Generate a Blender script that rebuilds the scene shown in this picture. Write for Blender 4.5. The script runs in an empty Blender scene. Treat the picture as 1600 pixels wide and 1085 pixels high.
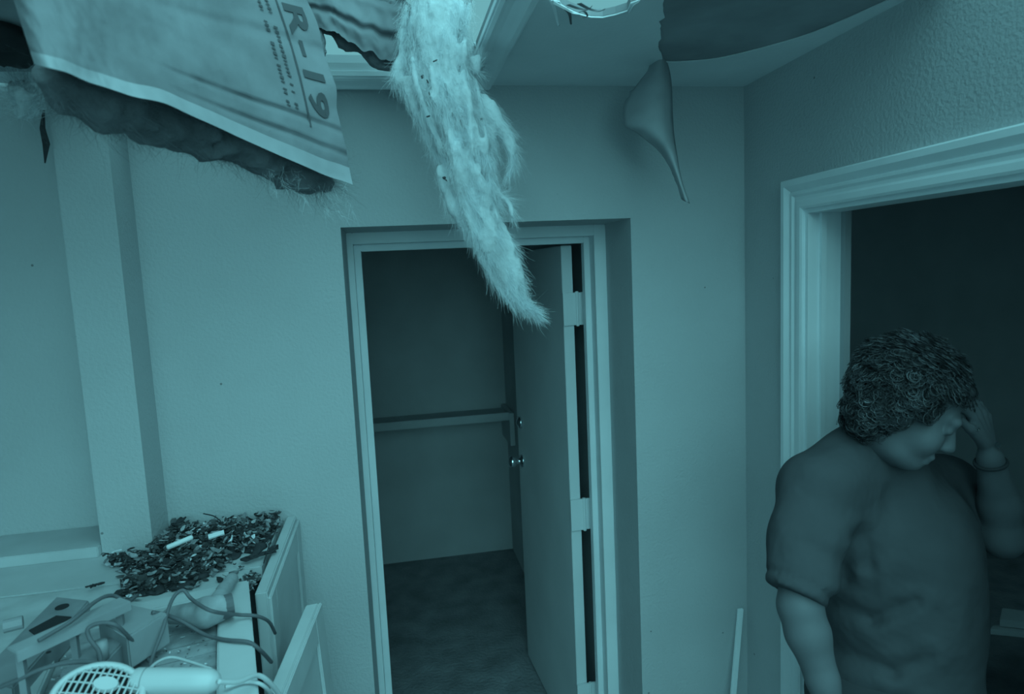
import bpy, bmesh, math, random
import numpy as np
from mathutils import Vector, Matrix
random.seed(7); rng = np.random.default_rng(7)
scene = bpy.context.scene
COL = scene.collection
# ------------------------------------------------------------------ camera
H = 1.92
FPX = 1034.04
YAW, PIT, ROL = 0.18003288, -0.11333032, -0.0461186
_cy, _sy = math.cos(YAW), math.sin(YAW)
_r = np.array([_cy, -_sy, 0]); _f = np.array([_sy, _cy, 0]); _u = np.array([0, 0, 1.])
_f2 = _f*math.cos(PIT)+_u*math.sin(PIT); _u2 = _u*math.cos(PIT)-_f*math.sin(PIT)
_r3 = _r*math.cos(ROL)+_u2*math.sin(ROL); _u3 = _u2*math.cos(ROL)-_r*math.sin(ROL)
CAMP = np.array([0, 0, H])
cam = bpy.data.cameras.new('camera'); camo = bpy.data.objects.new('camera', cam); COL.objects.link(camo)
cam.sensor_width = 36; cam.lens = 36*FPX/1600; cam.clip_start = 0.02
m = Matrix.Identity(4)
for i in range(3):
    m[i][0] = _r3[i]; m[i][1] = _u3[i]; m[i][2] = -_f2[i]; m[i][3] = CAMP[i]
camo.matrix_world = m
cam.dof.use_dof = True; cam.dof.focus_distance = 2.0; cam.dof.aperture_fstop = 4.5
scene.camera = camo
# ------------------------------------------------------------------ sky, sun, exposure
SKY = (0.150, 0.423, 0.468)
w = bpy.data.worlds.new('overcast_sky'); scene.world = w; w.use_nodes = True
bg = w.node_tree.nodes['Background']; bg.inputs[0].default_value = (*SKY, 1); bg.inputs[1].default_value = 1.0
sun = bpy.data.lights.new('overcast_sun', 'SUN'); sun.energy = 4.3; sun.angle = math.radians(100); sun.color = (0.345, 0.93, 1.0)
suno = bpy.data.objects.new('overcast_sun', sun); COL.objects.link(suno)
suno.rotation_euler = Vector((-0.33, 0.78, -0.70)).to_track_quat('-Z', 'Y').to_euler()
suno.location = (0, -3, 6)
scene.view_settings.view_transform = 'Standard'; scene.view_settings.look = 'None'
scene.view_settings.exposure = 0; scene.view_settings.gamma = 1
scene.view_settings.use_curve_mapping = False
scene.cycles.diffuse_bounces = 8

# ------------------------------------------------------------------ helpers
def P(px, py, d):
    return CAMP + d*_f2 + (px-800)/FPX*d*_r3 - (py-542.5)/FPX*d*_u3
def PY(px, py, Y):
    r = P(px, py, 1)-CAMP; return CAMP + r/r[1]*Y
def PZ(px, py, Z):
    r = P(px, py, 1)-CAMP; return CAMP + r/r[2]*(Z-H)
def tint(v):
    k = max(0., min(1., (v-0.05)/0.5))
    return (v*(0.86+0.06*k), v*(0.90+0.07*k), v)
def mat(name, v, rough=0.8, noise=0.0, nscale=8.0, bump=0.0, bscale=150.0, metal=0.0, spec=0.3, transl=0.0, speck=0.0, rnd=0.0, detail=4):
    M_ = bpy.data.materials.new(name); M_.use_nodes = True
    nt = M_.node_tree; b = nt.nodes['Principled BSDF']
    c = tint(v) if not isinstance(v, tuple) else v
    b.inputs['Base Color'].default_value = (*c, 1); b.inputs['Roughness'].default_value = rough
    b.inputs['Metallic'].default_value = metal; b.inputs['Specular IOR Level'].default_value = spec
    tc = nt.nodes.new('ShaderNodeTexCoord')
    col = None
    if noise > 0:
        n = nt.nodes.new('ShaderNodeTexNoise'); n.inputs['Scale'].default_value = nscale; n.inputs['Detail'].default_value = detail
        nt.links.new(tc.outputs['Object'], n.inputs['Vector'])
        mr = nt.nodes.new('ShaderNodeMapRange'); mr.inputs[1].default_value = 0.3; mr.inputs[2].default_value = 0.7
        mr.inputs[3].default_value = 1-noise; mr.inputs[4].default_value = 1+noise*0.6
        nt.links.new(n.outputs[0], mr.inputs[0])
        mx = nt.nodes.new('ShaderNodeVectorMath'); mx.operation = 'SCALE'; mx.inputs[0].default_value = c
        nt.links.new(mr.outputs[0], mx.inputs['Scale']); col = mx.outputs[0]
    if rnd > 0:
        at = nt.nodes.new('ShaderNodeAttribute'); at.attribute_name = 'shade'
        mx = nt.nodes.new('ShaderNodeVectorMath'); mx.operation = 'SCALE'
        if col is not None: nt.links.new(col, mx.inputs[0])
        else: mx.inputs[0].default_value = c
        nt.links.new(at.outputs['Fac'], mx.inputs['Scale']); col = mx.outputs[0]
    if speck > 0:
        n2 = nt.nodes.new('ShaderNodeTexVoronoi'); n2.inputs['Scale'].default_value = 9
        nt.links.new(tc.outputs['Object'], n2.inputs['Vector'])
        mr = nt.nodes.new('ShaderNodeMapRange'); mr.inputs[1].default_value = 0.025; mr.inputs[2].default_value = 0.035
        mr.inputs[3].default_value = speck; mr.inputs[4].default_value = 1
        nt.links.new(n2.outputs['Distance'], mr.inputs[0])
        mx = nt.nodes.new('ShaderNodeVectorMath'); mx.operation = 'SCALE'
        if col is not None: nt.links.new(col, mx.inputs[0])
        else: mx.inputs[0].default_value = c
        nt.links.new(mr.outputs[0], mx.inputs['Scale']); col = mx.outputs[0]
    if col is not None: nt.links.new(col, b.inputs['Base Color'])
    if bump > 0:
        n = nt.nodes.new('ShaderNodeTexNoise'); n.inputs['Scale'].default_value = bscale; n.inputs['Detail'].default_value = 2
        nt.links.new(tc.outputs['Object'], n.inputs['Vector'])
        bp = nt.nodes.new('ShaderNodeBump'); bp.inputs['Strength'].default_value = bump; bp.inputs['Distance'].default_value = 0.01
        nt.links.new(n.outputs[0], bp.inputs['Height']); nt.links.new(bp.outputs[0], b.inputs['Normal'])
    if transl > 0:
        t = nt.nodes.new('ShaderNodeBsdfTranslucent'); t.inputs[0].default_value = (*c, 1)
        if col is not None: nt.links.new(col, t.inputs[0])
        ms = nt.nodes.new('ShaderNodeMixShader'); ms.inputs[0].default_value = transl
        out = nt.nodes['Material Output']
        nt.links.new(b.outputs[0], ms.inputs[1]); nt.links.new(t.outputs[0], ms.inputs[2]); nt.links.new(ms.outputs[0], out.inputs[0])
    return M_
MT = dict(
    wall=mat('painted_plaster', 0.53, 0.85, 0.05, 3, 0.25, 110, speck=0.45),
    wall_dark=mat('closet_paint', 0.54, 0.9, 0.12, 2.5, 0.2, 90),
    ceil=mat('ceiling_paint', 0.82, 0.9, 0.06, 4, 0.1, 60),
    peel=mat('peeled_film_back', 0.42, 0.9, 0.15, 14),
    bare=mat('bare_gypsum_paper', 0.36, 0.9, 0.25, 5),
    trim=mat('gloss_white_trim', 0.90, 0.45, 0.05, 6, spec=0.4),
    frame=mat('painted_door_frame', 0.84, 0.5, 0.06, 5, spec=0.35),
    leaf=mat('painted_door_leaf', 0.72, 0.6, 0.08, 3),
    white=mat('white_laminate', 0.58, 0.5, 0.10, 7, spec=0.35),
    whitedirty=mat('white_laminate_dusty', 0.56, 0.6, 0.22, 12, spec=0.3),
    floor=mat('dirty_carpet', 0.28, 0.95, 0.3, 7, 0.6, 60),
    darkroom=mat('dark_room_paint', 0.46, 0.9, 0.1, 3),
    roomfloor=mat('plain_floor', 0.28, 0.8, 0.3, 4),
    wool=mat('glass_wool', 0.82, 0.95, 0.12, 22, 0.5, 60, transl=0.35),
    woolshade=mat('glass_wool_shaded', 0.24, 0.95, 0.25, 18, 0.6, 60, transl=0.2),  # glass wool darkened; shade beneath the batt is put into its colour
    kraft=mat('kraft_paper', 0.22, 0.75, 0.28, 6, 0.15, 40, transl=0.15),
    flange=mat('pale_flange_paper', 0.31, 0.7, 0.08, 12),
    ink=mat('dark_print_ink', 0.07, 0.8),
    litter=mat('wet_leaf_litter', 0.36, 0.7, 0.3, 40, rnd=1),
    bark=mat('dark_wet_bark', 0.05, 0.7, 0.4, 30, 0.5, 60),
    metal=mat('grey_enamel', 0.28, 0.45, 0.25, 14, spec=0.4),
    metal2=mat('grey_enamel_pale', 0.36, 0.45, 0.15, 10, spec=0.4),
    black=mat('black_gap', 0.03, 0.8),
    plastic=mat('pale_plastic', 0.60, 0.35, 0.05, 10, spec=0.5),
    plasticdull=mat('dusty_plastic', 0.40, 0.6, 0.3, 25),
    cord=mat('brown_cord', 0.15, 0.6, 0.15, 20),
    cordpale=mat('pale_cord', 0.62, 0.5),
    steel=mat('polished_steel', 0.85, 0.15, metal=1.0),
    skin=mat('skin', 0.175, 0.6, 0.08, 12, spec=0.35),
    shirt=mat('dark_cotton', 0.10, 0.95, 0.14, 6, 0.9, 16, spec=0.1),
    pants=mat('black_cotton', 0.07, 0.95, 0.1, 8),
    hair=mat('brown_hair', 0.085, 0.5, 0.5, 30, rnd=1, spec=0.5),
    darkwood=mat('dark_wood', 0.10, 0.7, 0.3, 6),
    card=mat('pale_card', 0.50, 0.8),
    felt=mat('black_tar_paper', 0.03, 0.9, 0.3, 10),
    panel=mat('stained_door_panel', 0.36, 0.75, 0.35, 25, 0.4, 30),
)
def thing(name, label, cat, loc, group=None, kind=None):
    o = bpy.data.objects.new(name, None); o.empty_display_size = 0.05; COL.objects.link(o); o.location = loc
    tag(o, label, cat, group, kind); return o
def tag(o, label=None, cat=None, group=None, kind=None):
    if label: o['label'] = label
    if cat: o['category'] = cat
    if group: o['group'] = group
    if kind: o['kind'] = kind
    return o
def root_loc(o):
    v = Vector((0, 0, 0))
    while o is not None: v = v + Vector(o.location); o = o.parent
    return v
def link(name, me, m_, parent=None, smooth=False, base=None):
    """world-space mesh -> object; origin moved to base (top-level) or the parent's origin"""
    if parent is not None: me.transform(Matrix.Translation(-root_loc(parent)))
    o = bpy.data.objects.new(name, me); COL.objects.link(o)
    if parent is not None: o.parent = parent
    elif base is not None:
        me.transform(Matrix.Translation(-Vector(base))); o.location = base
    for mm in (m_ if isinstance(m_, (list, tuple)) else [m_]): me.materials.append(MT[mm])
    if smooth: me.polygons.foreach_set('use_smooth', [True]*len(me.polygons))
    return o
def fromdata(verts, faces):
    me = bpy.data.meshes.new('m'); me.from_pydata([tuple(map(float, v)) for v in verts], [], [tuple(map(int, f)) for f in faces]); me.update(); return me
class MB:
    def __init__(s): s.v = []; s.f = []
    def add(s, v, f):
        n = len(s.v); s.v += [tuple(map(float, q)) for q in v]; s.f += [tuple(int(i)+n for i in q) for q in f]; return s
    def box(s, x0, x1, y0, y1, z0, z1):
        v = [(x, y, z) for x in (x0, x1) for y in (y0, y1) for z in (z0, z1)]
        return s.add(v, [(0,1,3,2),(4,6,7,5),(0,4,5,1),(2,3,7,6),(0,2,6,4),(1,5,7,3)])
    def hexa(s, b, t):   # bottom quad / top quad, same order
        return s.add(list(b)+list(t), [(3,2,1,0),(4,5,6,7),(0,1,5,4),(1,2,6,5),(2,3,7,6),(3,0,4,7)])
    def obox(s, c, ax, ay, az):   # centre, half axes
        c, ax, ay, az = map(np.array, (c, ax, ay, az))
        return s.hexa([c-ax-ay-az, c+ax-ay-az, c+ax+ay-az, c-ax+ay-az], [c-ax-ay+az, c+ax-ay+az, c+ax+ay+az, c-ax+ay+az])
    def tube(s, pts, r, n=8, cap=True):
        pts = np.array(pts, float); m_ = len(pts); rr = np.broadcast_to(np.array(r, float), (m_,))
        T = np.gradient(pts, axis=0); T /= np.linalg.norm(T, axis=1)[:, None]+1e-9
        ref = np.array([0, 0, 1.]) if abs(T[0][2]) < .9 else np.array([1., 0, 0])
        V = []
        a = np.cross(T[0], ref); a /= np.linalg.norm(a)
        for i in range(m_):
            a = a-T[i]*a.dot(T[i]); a /= np.linalg.norm(a)+1e-9; b = np.cross(T[i], a)
            for k in range(n):
                t = 2*math.pi*k/n; V.append(pts[i]+rr[i]*(a*math.cos(t)+b*math.sin(t)))
        Fc = [(i*n+k, i*n+(k+1) % n, (i+1)*n+(k+1) % n, (i+1)*n+k) for i in range(m_-1) for k in range(n)]
        if cap: Fc += [tuple(range(n))[::-1], tuple((m_-1)*n+k for k in range(n))]
        return s.add(V, Fc)
    def cyl(s, a, b, r0, r1=None, n=16):
        return s.tube([a, b], [r0, r0 if r1 is None else r1], n)
    def mesh(s): return fromdata(s.v, s.f)
    def link(s, name, m_, parent=None, smooth=False, base=None, bevel=0):
        me = s.mesh()
        bm = bmesh.new(); bm.from_mesh(me); bmesh.ops.recalc_face_normals(bm, faces=bm.faces)
        if bevel > 0: bmesh.ops.bevel(bm, geom=bm.edges[:], offset=bevel, segments=2, affect='EDGES', clamp_overlap=True)
        bm.to_mesh(me); bm.free()
        return link(name, me, m_, parent, smooth, base)
def catmull(p, n=8):
    p = np.array(p, float); q = np.vstack([2*p[0]-p[1], p, 2*p[-1]-p[-2]]); out = []
    for i in range(1, len(q)-2):
        for t in np.linspace(0, 1, n, endpoint=False):
            a, b, c, d = q[i-1], q[i], q[i+1], q[i+2]
            out.append(.5*((2*b)+(-a+c)*t+(2*a-5*b+4*c-d)*t*t+(-a+3*b-3*c+d)*t**3))
    out.append(q[-2]); return np.array(out)
# value noise
_tab = rng.random(65536).astype(np.float32)
def vnoise(p):
    p = np.asarray(p, np.float32); i = np.floor(p).astype(np.int64); f = p-i; f = f*f*(3-2*f)
    def h(a, b, c): return _tab[((a*73856093) ^ (b*19349663) ^ (c*83492791)) & 65535]
    x, y, z = i[..., 0], i[..., 1], i[..., 2]; u, v, w_ = f[..., 0], f[..., 1], f[..., 2]
    def l(a, b, t): return a+(b-a)*t
    return l(l(l(h(x,y,z),h(x+1,y,z),u), l(h(x,y+1,z),h(x+1,y+1,z),u), v), l(l(h(x,y,z+1),h(x+1,y,z+1),u), l(h(x,y+1,z+1),h(x+1,y+1,z+1),u), v), w_)*2-1
def fbm(p, o=3):
    s = 0; a = 1; p = np.asarray(p, np.float32)
    for k in range(o): s = s+a*vnoise(p*(2**k)+k*17.3); a *= .5
    return s
# ---- signed distance bodies
class SDF:
    def __init__(s, h): s.h = h; s.pr = []
    def cone(s, a, b, ra, rb=None, k=.02, sub=False):
        s.pr.append(('c', np.array(a, float), np.array(b, float), ra, ra if rb is None else rb, k, sub)); return s
    def ell(s, c, r, R=None, k=.02, sub=False):
        s.pr.append(('e', np.array(c, float), np.array(r, float) if np.ndim(r) else np.array([r]*3, float), np.eye(3) if R is None else np.array(R), k, sub)); return s
    def chain(s, pts, rr, k=.02):
        for i in range(len(pts)-1): s.cone(pts[i], pts[i+1], rr[i], rr[i+1], k)
        return s
    def mesh(s, post=None, smooth=0):
        h = s.h; los = []; his = []
        for q in s.pr:
            if q[-1]: continue
            if q[0] == 'c': r = max(q[3], q[4]); los.append(np.minimum(q[1], q[2])-r); his.append(np.maximum(q[1], q[2])+r)
            else: r = q[2].max(); los.append(q[1]-r); his.append(q[1]+r)
        lo = np.min(los, 0)-.04; hi = np.max(his, 0)+.04; n = np.ceil((hi-lo)/h).astype(int)+1
        F_ = np.full(n, .06, np.float32)
        for q in s.pr:
            if q[0] == 'c': r = max(q[3], q[4]); a = np.minimum(q[1], q[2])-r; b = np.maximum(q[1], q[2])+r
            else: r = q[2].max(); a = q[1]-r; b = q[1]+r
            kk = q[5] if q[0] == 'c' else q[4]; mg = max(.024, 1.3*kk+.008)
            i0 = np.clip(((a-mg-lo)/h).astype(int), 0, n-1); i1 = np.clip(((b+mg-lo)/h).astype(int)+2, 1, n)
            sl = tuple(slice(i0[j], i1[j]) for j in range(3))
            ax = [lo[j]+h*np.arange(i0[j], i1[j]) for j in range(3)]
            G = np.stack(np.meshgrid(*ax, indexing='ij'), -1).astype(np.float32)
            if q[0] == 'c':
                d = (q[2]-q[1]); L2 = d.dot(d)+1e-12
                t = np.clip(((G-q[1])@d)/L2, 0, 1); D_ = np.linalg.norm(G-q[1]-t[..., None]*d, axis=-1)-(q[3]+(q[4]-q[3])*t)
                k, sub = q[5], q[6]
            else:
                L = (G-q[1])@q[3].T; k, sub = q[4], q[5]
                k0 = np.linalg.norm(L/q[2], axis=-1); k1 = np.linalg.norm(L/(q[2]**2), axis=-1)+1e-9; D_ = k0*(k0-1)/k1
                D_ = np.maximum(D_, -q[2].min())
            A = F_[sl]
            if sub: D_ = -D_; hh = np.clip(.5-.5*(A-D_)/k, 0, 1); F_[sl] = A*(1-hh)+D_*hh+k*hh*(1-hh)
            else: hh = np.clip(.5+.5*(A-D_)/k, 0, 1); F_[sl] = A*(1-hh)+D_*hh-k*hh*(1-hh)
        if post is not None:
            G = np.stack(np.meshgrid(*[lo[j]+h*np.arange(n[j]) for j in range(3)], indexing='ij'), -1).astype(np.float32)
            near = F_ < .055
            F_[near] = post(G[near], F_[near]); del G
        F_[0] = F_[-1] = .06; F_[:, 0] = F_[:, -1] = .06; F_[:, :, 0] = F_[:, :, -1] = .06
        return surface_nets(F_, lo, h)
def surface_nets(F_, lo, h):
    S = F_ < 0
    c = [S[dx:S.shape[0]-1+dx, dy:S.shape[1]-1+dy, dz:S.shape[2]-1+dz] for dx in (0,1) for dy in (0,1) for dz in (0,1)]
    cnt = sum(x.astype(np.int8) for x in c); act = (cnt > 0) & (cnt < 8)
    idx = np.argwhere(act); ID = np.full(act.shape, -1, np.int64); ID[act] = np.arange(len(idx))
    offs = [(dx, dy, dz) for dx in (0,1) for dy in (0,1) for dz in (0,1)]
    val = np.stack([F_[idx[:, 0]+o[0], idx[:, 1]+o[1], idx[:, 2]+o[2]] for o in offs], 1)
    pos = np.zeros((len(idx), 3)); num = np.zeros(len(idx))
    O = np.array(offs, float)
    for a in range(8):
        for b in range(a+1, 8):
            if abs(O[a]-O[b]).sum() != 1: continue
            va, vb = val[:, a], val[:, b]; mk = (va < 0) != (vb < 0)
            t = np.where(mk, va/(va-vb+1e-12), 0); pos += np.where(mk[:, None], O[a]+(O[b]-O[a])*t[:, None], 0); num += mk
    V = lo+h*(idx+pos/num[:, None]); Q = []
    for ax in range(3):
        sl0 = [slice(None)]*3; sl1 = [slice(None)]*3; sl0[ax] = slice(0, -1); sl1[ax] = slice(1, None)
        A, B = S[tuple(sl0)], S[tuple(sl1)]; e = np.argwhere(A != B); inside = A[A != B]
        o1, o2 = [k for k in range(3) if k != ax]
        def cid(d1, d2):
            q = e.copy(); q[:, o1] -= d1; q[:, o2] -= d2; return ID[q[:, 0], q[:, 1], q[:, 2]]
        q = np.stack([cid(1, 1), cid(0, 1), cid(0, 0), cid(1, 0)], 1)
        flip = inside if ax != 1 else ~inside
        q[~flip] = q[~flip][:, ::-1]; Q.append(q)
    Q = np.vstack(Q)
    return V, Q[(Q >= 0).all(1)]
def npmesh(V, Q):
    me = bpy.data.meshes.new('m'); V = np.asarray(V, np.float32); Q = np.asarray(Q, np.int32)
    me.vertices.add(len(V)); me.vertices.foreach_set('co', V.ravel())
    k = Q.shape[1]; me.loops.add(Q.size); me.loops.foreach_set('vertex_index', Q.ravel())
    me.polygons.add(len(Q)); me.polygons.foreach_set('loop_start', np.arange(0, Q.size, k, dtype=np.int32))
    me.polygons.foreach_set('loop_total', np.full(len(Q), k, np.int32)); me.update(calc_edges=True); me.validate(); return me
def ribbons(curves, width):
    """curves: (n, k, 3) array of fibre paths -> thin ribbon mesh"""
    n, k, _ = curves.shape; T = np.gradient(curves, axis=1); R_ = rng.normal(size=(n, 1, 3)); S_ = np.cross(T, R_)
    S_ /= np.linalg.norm(S_, axis=2)[..., None]+1e-9; wd = np.broadcast_to(np.asarray(width).reshape(-1, 1, 1), (n, 1, 1))*np.linspace(1, .4, k)[None, :, None]
    V = np.stack([curves-S_*wd/2, curves+S_*wd/2], 2).reshape(-1, 3)
    b = (np.arange(n)*k*2)[:, None]+np.arange(k-1)[None]*2; b = b.ravel()
    return npmesh(V, np.stack([b, b+1, b+3, b+2], 1))
def polysheet(pts, z0, z1):
    bm = bmesh.new(); vs = [bm.verts.new((p[0], p[1], z0)) for p in pts]; f = bm.faces.new(vs)
    r = bmesh.ops.extrude_face_region(bm, geom=[f]); bmesh.ops.translate(bm, verts=[g for g in r['geom'] if isinstance(g, bmesh.types.BMVert)], vec=(0, 0, z1-z0))
    bmesh.ops.triangulate(bm, faces=[g for g in bm.faces if len(g.verts) > 4]); bmesh.ops.recalc_face_normals(bm, faces=bm.faces)
    me = bpy.data.meshes.new('m'); bm.to_mesh(me); bm.free(); return me
def jag(pts, step=.02, amp=.006):
    out = []
    for a, b in zip(pts[:-1], pts[1:]):
        a, b = np.array(a, float), np.array(b, float); n = max(1, int(np.linalg.norm(b-a)/step))
        for i in range(n):
            q = a+(b-a)*i/n
            out.append(q+(rng.normal(size=2)*amp if i or len(out) else 0))
    out.append(np.array(pts[-1], float)); return out

# ================================================================== STRUCTURE
D = 1.95; CZ = 2.455; XR = 1.12
OXL, OXR, OZ = -0.121, 0.741, 2.066          # plastered door opening in the back wall
b = MB()
b.box(-0.651, OXL, D, 2.33, 0, CZ+.02).box(OXR, XR, D, 2.33, 0, CZ+.02).box(OXL, OXR, D, 2.33, OZ, CZ+.02)
wb = b.link('wall_back', 'wall', base=(0, D, 0)); tag(wb, 'pale textured wall around the inset closet doorway', 'wall', kind='structure')
b = MB(); b.box(-0.774, -0.651, 1.82, 2.33, 0, CZ+.02)
tag(b.link('wall_pillar', 'wall', base=(-.71, 1.82, 0)), 'narrow plastered pilaster rising behind the leaf litter', 'pilaster', kind='structure')
b = MB(); b.box(-2.0, -0.774, 1.97, 2.33, 0, CZ+.02)
tag(b.link('wall_recess', 'wall', base=(-1.3, 1.9, 0)), 'shaded wall left of the pilaster above the white ledge', 'wall', kind='structure')
b = MB(); b.box(-2.1, -2.0, -2.2, 2.33, 0, CZ+.02)
tag(b.link('wall_left', 'wall', base=(-2, 0, 0)), 'plain side wall of the roofless room, out of view', 'wall', kind='structure')
b = MB(); b.box(-2.1, 1.22, -2.3, -2.2, 0, 1.2)  # unseen; height cut down so low sky light reaches the room
tag(b.link('wall_front', 'wall', base=(0, -2.2, 0)), 'unseen wall behind the photographer, kept low to let daylight in', 'wall', kind='structure')
DY0, DY1, DZ = 0.745, 1.640, 2.052            # right doorway
b = MB()
b.box(XR, XR+.10, DY1, 2.33, 0, CZ+.02).box(XR, XR+.10, -2.2, DY0, 0, CZ+.02).box(XR, XR+.10, DY0, DY1, DZ, CZ+.02)
tag(b.link('wall_right', 'wall', base=(XR, 1, 0)), 'textured side wall above the moulded white door casing', 'wall', kind='structure')
b = MB(); b.box(-2.1, 5.0, -2.3, 4.6, -.1, 0)
tag(b.link('floor', 'floor', base=(0, 0, 0)), 'dark dirty carpet running into the unlit closet', 'floor', kind='structure')
# closet behind the back wall
b = MB(); b.box(-0.62, .98, 4.37, 4.47, 0, 2.5)
tag(b.link('wall_closet_back', 'wall_dark', base=(0, 4.37, 0)), 'dim back wall of the closet above the carpet', 'wall', kind='structure')
b = MB(); b.box(.735, .835, 2.33, 4.37, 0, 2.5)
tag(b.link('wall_closet_right', 'wall_dark', base=(.74, 3.5, 0)), 'dim closet side wall behind the open door', 'wall', kind='structure')
b = MB(); b.box(-0.72, -.62, 2.33, 4.47, 0, 2.5)
tag(b.link('wall_closet_left', 'wall_dark', base=(-.62, 3.5, 0)), 'closet side wall hidden beside the doorway', 'wall', kind='structure')
b = MB(); b.box(-0.72, .98, 2.0, 4.47, 2.5, 2.55)
tag(b.link('ceiling_closet', 'darkroom', base=(0, 3.4, 2.5)), 'closet ceiling lost in darkness above the open door', 'ceiling', kind='structure')
# dark room behind the right doorway
b = MB(); b.box(1.22, 5.0, 3.6, 3.7, 0, 2.5)
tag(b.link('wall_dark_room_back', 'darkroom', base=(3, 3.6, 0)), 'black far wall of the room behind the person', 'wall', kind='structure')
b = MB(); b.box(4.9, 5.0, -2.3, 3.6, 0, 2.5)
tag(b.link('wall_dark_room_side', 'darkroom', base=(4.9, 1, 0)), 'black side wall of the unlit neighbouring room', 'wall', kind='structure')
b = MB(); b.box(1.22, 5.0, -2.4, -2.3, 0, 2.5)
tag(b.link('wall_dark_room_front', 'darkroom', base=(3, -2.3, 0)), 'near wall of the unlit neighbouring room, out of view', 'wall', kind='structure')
b = MB(); b.box(1.17, 5.0, -.4, 3.7, 2.5, 2.55).box(1.17, 3.4, -2.4, -.4, 2.5, 2.55)  # one unseen corner left open to lift the room's darkness
tag(b.link('ceiling_dark_room', 'darkroom', base=(3, 1, 2.5)), 'ceiling of the neighbouring room, opened out of view to let light in', 'ceiling', kind='structure')
# broken ceiling
notch = [(.56, .98), (.545, 1.336), (.53, 1.39), (.491, 1.434), (.44, 1.425), (.40, 1.39), (.356, 1.349), (.345, 1.25), (.34, .92)]
nj = jag(notch, .02, .004)
outline = [(-2.0, 1.854), (.255, 1.854), (.255, .88)] + [tuple(p) for p in nj[::-1]] + [(.80, 1.06), (XR, 1.17), (XR, D), (-2.0, D)]  # unseen front edge shaped to shade the right of the back wall
me = polysheet(outline, CZ+.004, CZ+.018)
ceil = link('ceiling', me, 'bare', base=(.7, 1.6, CZ)); tag(ceil, 'torn plaster ceiling strip with a dark peeled patch', 'ceiling', kind='structure')
dark = [(1.10, 1.165), (1.083, 1.299), (1.055, 1.447), (1.025, 1.53), (.983, 1.594), (.94, 1.65), (.895, 1.693), (.83, 1.718), (.764, 1.724), (.735, 1.68), (.691, 1.603), (.676, 1.55), (.645, 1.47), (.62, 1.40), (.589, 1.333), (.575, .985)]
dj = jag(dark[9:], .02, .003)
dsm = catmull(np.array([(*p, 0) for p in dark[:10]]), 5)[:, :2]
outline2 = [(.25, .88)] + [tuple(p) for p in nj[::-1]] + [tuple(p) for p in dj[::-1]] + [tuple(p) for p in dsm[::-1][1:]] + [(XR, 1.17), (XR, D), (-2.0, D), (-2.0, 1.85), (.25, 1.85)]
film = link('paint_film', polysheet(outline2, CZ, CZ+.003), 'ceil', ceil)
b = MB(); b.box(-2.0, -.60, -1.2, 1.853, CZ, CZ+.018)  # its unseen front part is added to shade the left wall
tag(b.link('ceiling_left', 'bare', base=(-1.3, 1.4, CZ)), 'ceiling remnant above the pilaster, extended out of view to shade the wall', 'ceiling', kind='structure')

# skylight casing
sk = thing('trim_1', 'white moulded casing around the broken skylight opening', 'moulding', (.25, 1.85, CZ), kind='structure')
prof = [(0, 0), (0, .012), (.008, .016), (.016, .012), (.03, .010), (.045, .016), (.056, .022), (.066, .022), (.072, .018), (.072, 0)]
b = MB()
for (o, h_), (o2, h2) in zip(prof[:-1], prof[1:]):
    b.add([(-.74, 1.85+o, CZ-h_), (.25+o, 1.85+o, CZ-h_), (.25+o2, 1.85+o2, CZ-h2), (-.74, 1.85+o2, CZ-h2)], [(0, 1, 2, 3)])
b.link('back_casing', 'trim', sk)
b = MB()
for (o, h_), (o2, h2) in zip(prof[:-1], prof[1:]):
    b.add([(.25+o, 1.85+o, CZ-h_), (.25+o, 0.88, CZ-h_), (.25+o2, 0.88, CZ-h2), (.25+o2, 1.85+o2, CZ-h2)], [(0, 1, 2, 3)])
b.link('side_casing', 'trim', sk)
b = MB(); b.box(-.74, .25, 1.85, 1.87, CZ, CZ+.028).link('curb', 'frame', sk)
b = MB(); b.box(.25, .27, 0.88, 1.87, CZ+.001, CZ+.028).link('curb', 'metal', sk)
b = MB(); b.box(-.74, .246, 1.846, 1.85, CZ-.006, CZ+.006).box(.246, .25, 0.88, 1.85, CZ-.006, CZ+.006).link('metal_edge', 'trim', sk)

# closet door frame + leaf
fr = thing('door_1', 'painted door frame inset in the plastered back wall, its leaf standing open', 'door', (.3, 2.19, 0), kind='structure')
FY = 2.19
b = MB(); b.box(OXL, -.102, FY, 2.33, 0, OZ); jl = b.link('jamb', 'frame', fr, bevel=.002)
b = MB(); b.box(-.102, -.080, 2.245, 2.28, 0, 2.03); b.link('door_stop', 'frame', jl, bevel=.002)
b = MB(); b.box(.700, OXR, FY, 2.33, 0, OZ); jr = b.link('jamb', 'frame', fr, bevel=.002)
b = MB(); b.box(.679, .700, 2.245, 2.28, 0, 2.03); b.link('door_stop', 'frame', jr, bevel=.002)
b = MB(); b.box(-.102, .700, FY, 2.33, 2.030, OZ); jh = b.link('head_jamb', 'frame', fr, bevel=.002)
b = MB(); b.box(-.080, .679, 2.245, 2.28, 2.008, 2.030); b.link('door_stop', 'frame', jh, bevel=.002)
a = np.array([.614, 2.31]); e = np.array([.566, 3.07]); dv = (e-a)/np.linalg.norm(e-a); nv = np.array([dv[1], -dv[0]])
Lf = .755
def dp(s_, t_, z): q = a+dv*s_+nv*t_; return (q[0], q[1], z)
b = MB(); b.hexa([dp(0, 0, .012), dp(Lf, 0, .012), dp(Lf, .040, .012), dp(0, .040, .012)], [dp(0, 0, 2.004), dp(Lf, 0, 2.004), dp(Lf, .040, 2.004), dp(0, .040, 2.004)])
lf = b.link('door_leaf', 'leaf', fr, bevel=.002)
tag(lf, 'flush painted door leaf swung into the closet')
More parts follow.
